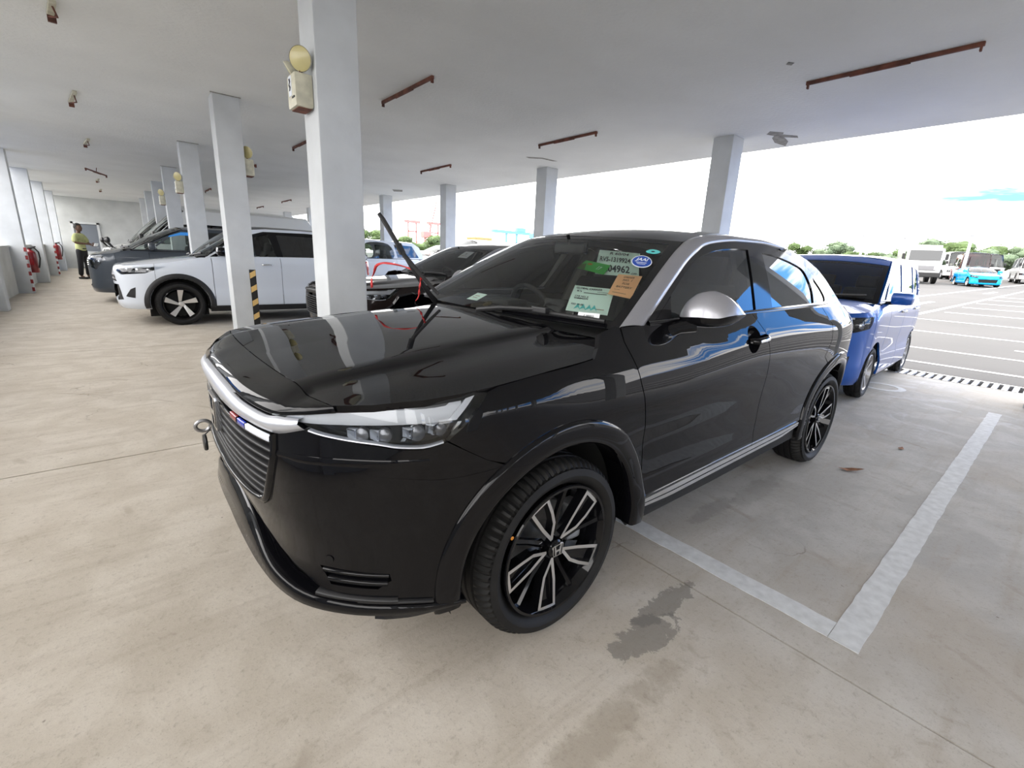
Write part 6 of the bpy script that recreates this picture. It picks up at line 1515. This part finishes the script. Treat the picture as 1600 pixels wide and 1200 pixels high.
for s in (1, -1):
    part_box('headlight', (.99, s*.82, 1.10), (.06, .34, .26), 'lamp_white', tk, .02); part_box('door_mirror', (.80, s*1.22, 1.9), (.10, .18, .42), 'satin_black', tk, .03); part_box('door_window', (.15, s*1.04, 2.0), (.9, .04, .6), 'glass_dark', tk, .02)
    for x in (.1, -3.4): plain_wheel(tk, x, s*.90, .48, .28, .26, side=s, style='steel', face='steel')
part_box('cargo_box', (-3.3, 0, 1.85), (4.4, 2.2, 1.9), 'van_white', tk, .04); part_box('chassis', (-2.4, 0, .72), (6.2, .8, .22), 'under', tk)
b1 = vehicle('minibus', 'minibus', onlot(61, 7.9), aim(61, 7.9, .35), 'white minibus half hidden beside the white truck', 'van_white', KBUS, scale=.95, h=.2)
b2 = vehicle('minibus', 'minibus', onlot(52.5, 5.75), aim(52.5, 5.75, .10), 'maroon fronted minibus behind the cyan car', 'maroon_paint', dict(KBUS, roofm='maroon_paint', roofmat='maroon_paint'), scale=.88, h=.2)
b3 = vehicle('minibus', 'minibus', onlot(66, 6.3), aim(66, 6.3, .35), 'white minibus right of the maroon minibus', 'van_white', KBUS, scale=.92, h=.2)
b4 = vehicle('minibus', 'minibus', onlot(57.5, 2.6), aim(57.5, 2.6, .12), 'white minibus alone at the right end of the lot', 'van_white', dict(KBUS, zr=2.3), scale=.95, h=.2)
cy = vehicle('car', 'car', onlot(45.0, 4.25), aim(45, 4.25, .30), 'small bright cyan car at the far end of the lot', 'cyan_paint', KC, scale=1.0, h=.15)
# vehicles just outside the shed, seen between the columns
n1 = vehicle('van', 'van', onlot(10.6, 16.4), PI, 'white van with a dark windscreen standing just outside the shed', 'van_white', dict(KH, zr=2.0, xr=-3.4, wins=KH['wins'][:2], frame=None, wb=2.6, ro=1.0, rear=[(-3.5, 1.8), (-3.57, 1.5), (-3.58, 1.24)], doors=[.10, -.95, -2.3]), scale=1.0, h=.12)
n2 = vehicle('van', 'van', onlot(12.6, 22.5), PI, 'pale van roof showing behind the boxy white wagon', 'van_white', KG, scale=1.12, h=.12)
# light poles
for x, y, h_, lb in ((50.0, 6.02, 3.6, 'white light pole beside the cyan car'), (52, 1.75, 3.7, 'white light pole at the right end of the lot'), (57, 14.6, 3.9, 'white light pole over the blue hatchback roof'), (58, 11.6, 3.7, 'white light pole left of the white truck')):
    o = empty('light_pole', onlot(x, y), 0, lb, 'light pole', 'white light poles of the lot')
    MB().lathe([(.001, 0), (.13, 0), (.11, .4), (.09, h_), (.001, h_)], 12).build('pole_shaft', 'pole', o, smooth=True); MB().lathe([(.001, 0), (.45, 0), (.45, .25), (.30, .32), (.001, .32)], 16).build('pole_base', 'yellow' if y > 5 and y < 7 else 'concrete', o)
    MB().box((-.35, 0, h_-.04), (.8, .22, .09), bevel=.03).build('lamp_head', 'pole', o)
# trees along the far edge
def tree(loc, H, Wd, label, m_='leaf', n=900, group='trees beyond the lot'):
    o = empty('tree', loc, random.uniform(0, 6), label, 'tree', group)
    MB().tube([(0, 0, -.6), (.05, 0, H*.35), (.12, .08, H*.62)], [.16, .11, .05], 6).build('trunk', 'bark', o)
    lob = [(random.gauss(0, Wd*.24), random.gauss(0, Wd*.24), H*random.uniform(.42, .82), random.uniform(.22, .36)*Wd) for _ in range(9)]
    V = []; F = []
    for _ in range(n):
        cx, cy_, cz, r = random.choice(lob); d = Vector((random.gauss(0, 1), random.gauss(0, 1), random.gauss(0, 1))).normalized()
        p = Vector((cx, cy_, cz))+Vector((d.x*r, d.y*r, d.z*r*.62))*random.uniform(.72, 1.12)
        if p.z < .1: continue
        a = Vector((random.gauss(0, 1), random.gauss(0, 1), random.gauss(0, .6))).normalized(); b = a.cross(d if abs(a.dot(d)) < .9 else Vector((0, 0, 1))).normalized(); s = random.uniform(.07, .17)*max(.6, H/5)
        i = len(V); V += [p-a*s, p+b*s*.6, p+a*s, p-b*s*.6]; F.append((i, i+1, i+2, i+3))
    fo = raw('foliage', V, F, m_, o); fo['kind'] = 'stuff'
    cr_ = MB()
    for cx, cy_, cz, r in lob: cr_.ico((cx, cy_, cz), r*.70, 2, .16, (1, 1, .60))
    c_ = cr_.build('crown', m_, o); c_['kind'] = 'stuff'
    return o
TB = lambda x: lotz(x)-.2
tl = [(75, 26.5, 4.2, 3.2, 0), (76, 23.0, 4.5, 3.8, 1), (75, 19.3, 3.0, 3.6, 0), (75, 16.0, 2.9, 3.8, 1), (75, 12.9, 3.6, 3.9, 0), (75, 9.6, 4.0, 4.2, 0), (75, 6.0, 3.5, 4.2, 1), (75, 2.4, 3.1, 4.2, 0), (75, -1.4, 2.9, 4.4, 0), (84, 14.8, 4.8, 5.2, 1), (84, 9.6, 4.6, 5.6, 0), (85, 4.2, 4.3, 5.6, 1)]
tl.sort(key=lambda t: -t[1]/t[0])
on_ = ['first', 'second', 'third', 'fourth', 'fifth', 'sixth', 'seventh', 'eighth', 'ninth', 'tenth', 'eleventh', 'twelfth']
for i, (x, y, H, Wd, k) in enumerate(tl): tree((x, y, TB(x)), H, Wd, f'{on_[i]} bushy tree from the left in the belt beyond the lot', 'leaf2' if k else 'leaf', 1800)
for i, (x, y, H, Wd) in enumerate(((19.5, 62, 4.4, 4.0), (24.0, 60, 4.8, 4.0), (28.2, 62, 4.4, 4.0), (33.0, 62, 3.9, 4.2), (38, 64, 4.2, 4.4))): tree((x, y, lotz(x)-.2), H, Wd, f'{on_[i]} tree from the left among those past the columns', 'leaf', 1300, 'trees past the columns')
# port skyline far away
def gz(x): return lotz(62)+(lotz(120)-lotz(62))*(x-62)/198 if x > 62 else lotz(x)
def crane(loc, H, jib, m_, label, lean=.12):
    o = empty('crane', loc, 0, label, 'crane')
    def truss(nm, p, q, w_, n_):
        p, q = Vector(p), Vector(q); mb = MB(); d = (q-p); u = d.normalized().orthogonal().normalized()*w_; v = d.normalized().cross(u.normalized())*w_
        cs = [u+v, u-v, -u-v, -u+v]
        for c in cs: mb.tube([p+c, q+c], w_*.22, 4)
        for k in range(n_):
            a, b = p+d*(k/n_), p+d*((k+1)/n_)
            for i in range(4): mb.tube([a+cs[i], b+cs[(i+1) % 4]], w_*.13, 4)
        t = mb.build(nm, m_, o); t['kind'] = 'stuff'; return t
    truss('jib', (0, 0, H*.35), (jib, 0, H), .55, 14); truss('mast', (0, 0, 0), (0, 0, H*.42), .8, 6)
    MB().box((-.5, 0, H*.38), (3.2, 2.6, 2.2), bevel=.2).build('cabin', m_, o)
    return o
crane((91.5, 160, gz(91.5)), 19.4, 3.4, 'crane_red', 'tall red lattice crane on the skyline')
for x, lb in ((88.5, 'left of the two red gantries on the skyline'), (98, 'right of the two red gantries on the skyline')):
    g_ = empty('gantry', (x, 166, gz(x)), 0, lb, 'gantry', 'red gantries of the port')
    for s in (1, -1): MB().box((s*1.7, 0, 6.0), (.5, .5, 12)).build('gantry_leg', 'crane_red', g_)
    MB().box((0, 0, 12), (6.5, .8, .9)).build('gantry_beam', 'crane_red', g_); MB().box((0, 0, 8.5), (3.4, .5, .5)).build('gantry_tie', 'crane_red', g_)
crane((145.5, 160, gz(145.5)), 26, 1.5, 'crane_blue', 'tall blue crane on the skyline')
g_ = empty('gantry', (139, 168, gz(139)), 0, 'blue port gantry with a wide beam on the skyline', 'gantry')
for s in (1, -1): MB().box((s*3, 0, 5.5), (.7, .7, 11)).build('gantry_leg', 'crane_blue', g_)
MB().box((0, 0, 11.2), (22, 1.4, 1.2)).build('gantry_beam', 'crane_blue', g_); MB().box((5, 0, 12.6), (5, 1.6, 1.6)).build('gantry_house', 'crane_blue', g_)
sh = empty('building', (114, 158, gz(114)), 0, 'yellow block on the skyline left of the blue gantry', 'building')
MB().box((0, 0, 3.6), (8, 6, 7.2)).build('wall_block', 'shed', sh); MB().box((0, 0, 7.4), (8.6, 6.6, .5)).build('roof_slab', 'yellow', sh)
for k in range(4): MB().box((-3+2*k, -3.05, 4.8), (1.0, .1, 1.4)).build('window', 'glass_dark', sh)
wh = empty('building', (126, 152, gz(128)), 0, 'long low grey shed on the skyline', 'building')
MB().box((0, 0, 2.4), (18, 6, 4.8)).build('wall_block', 'door_frame', wh); MB().box((0, 0, 4.8), (19, 7, .5)).build('roof_slab', 'lamp_grey', wh)
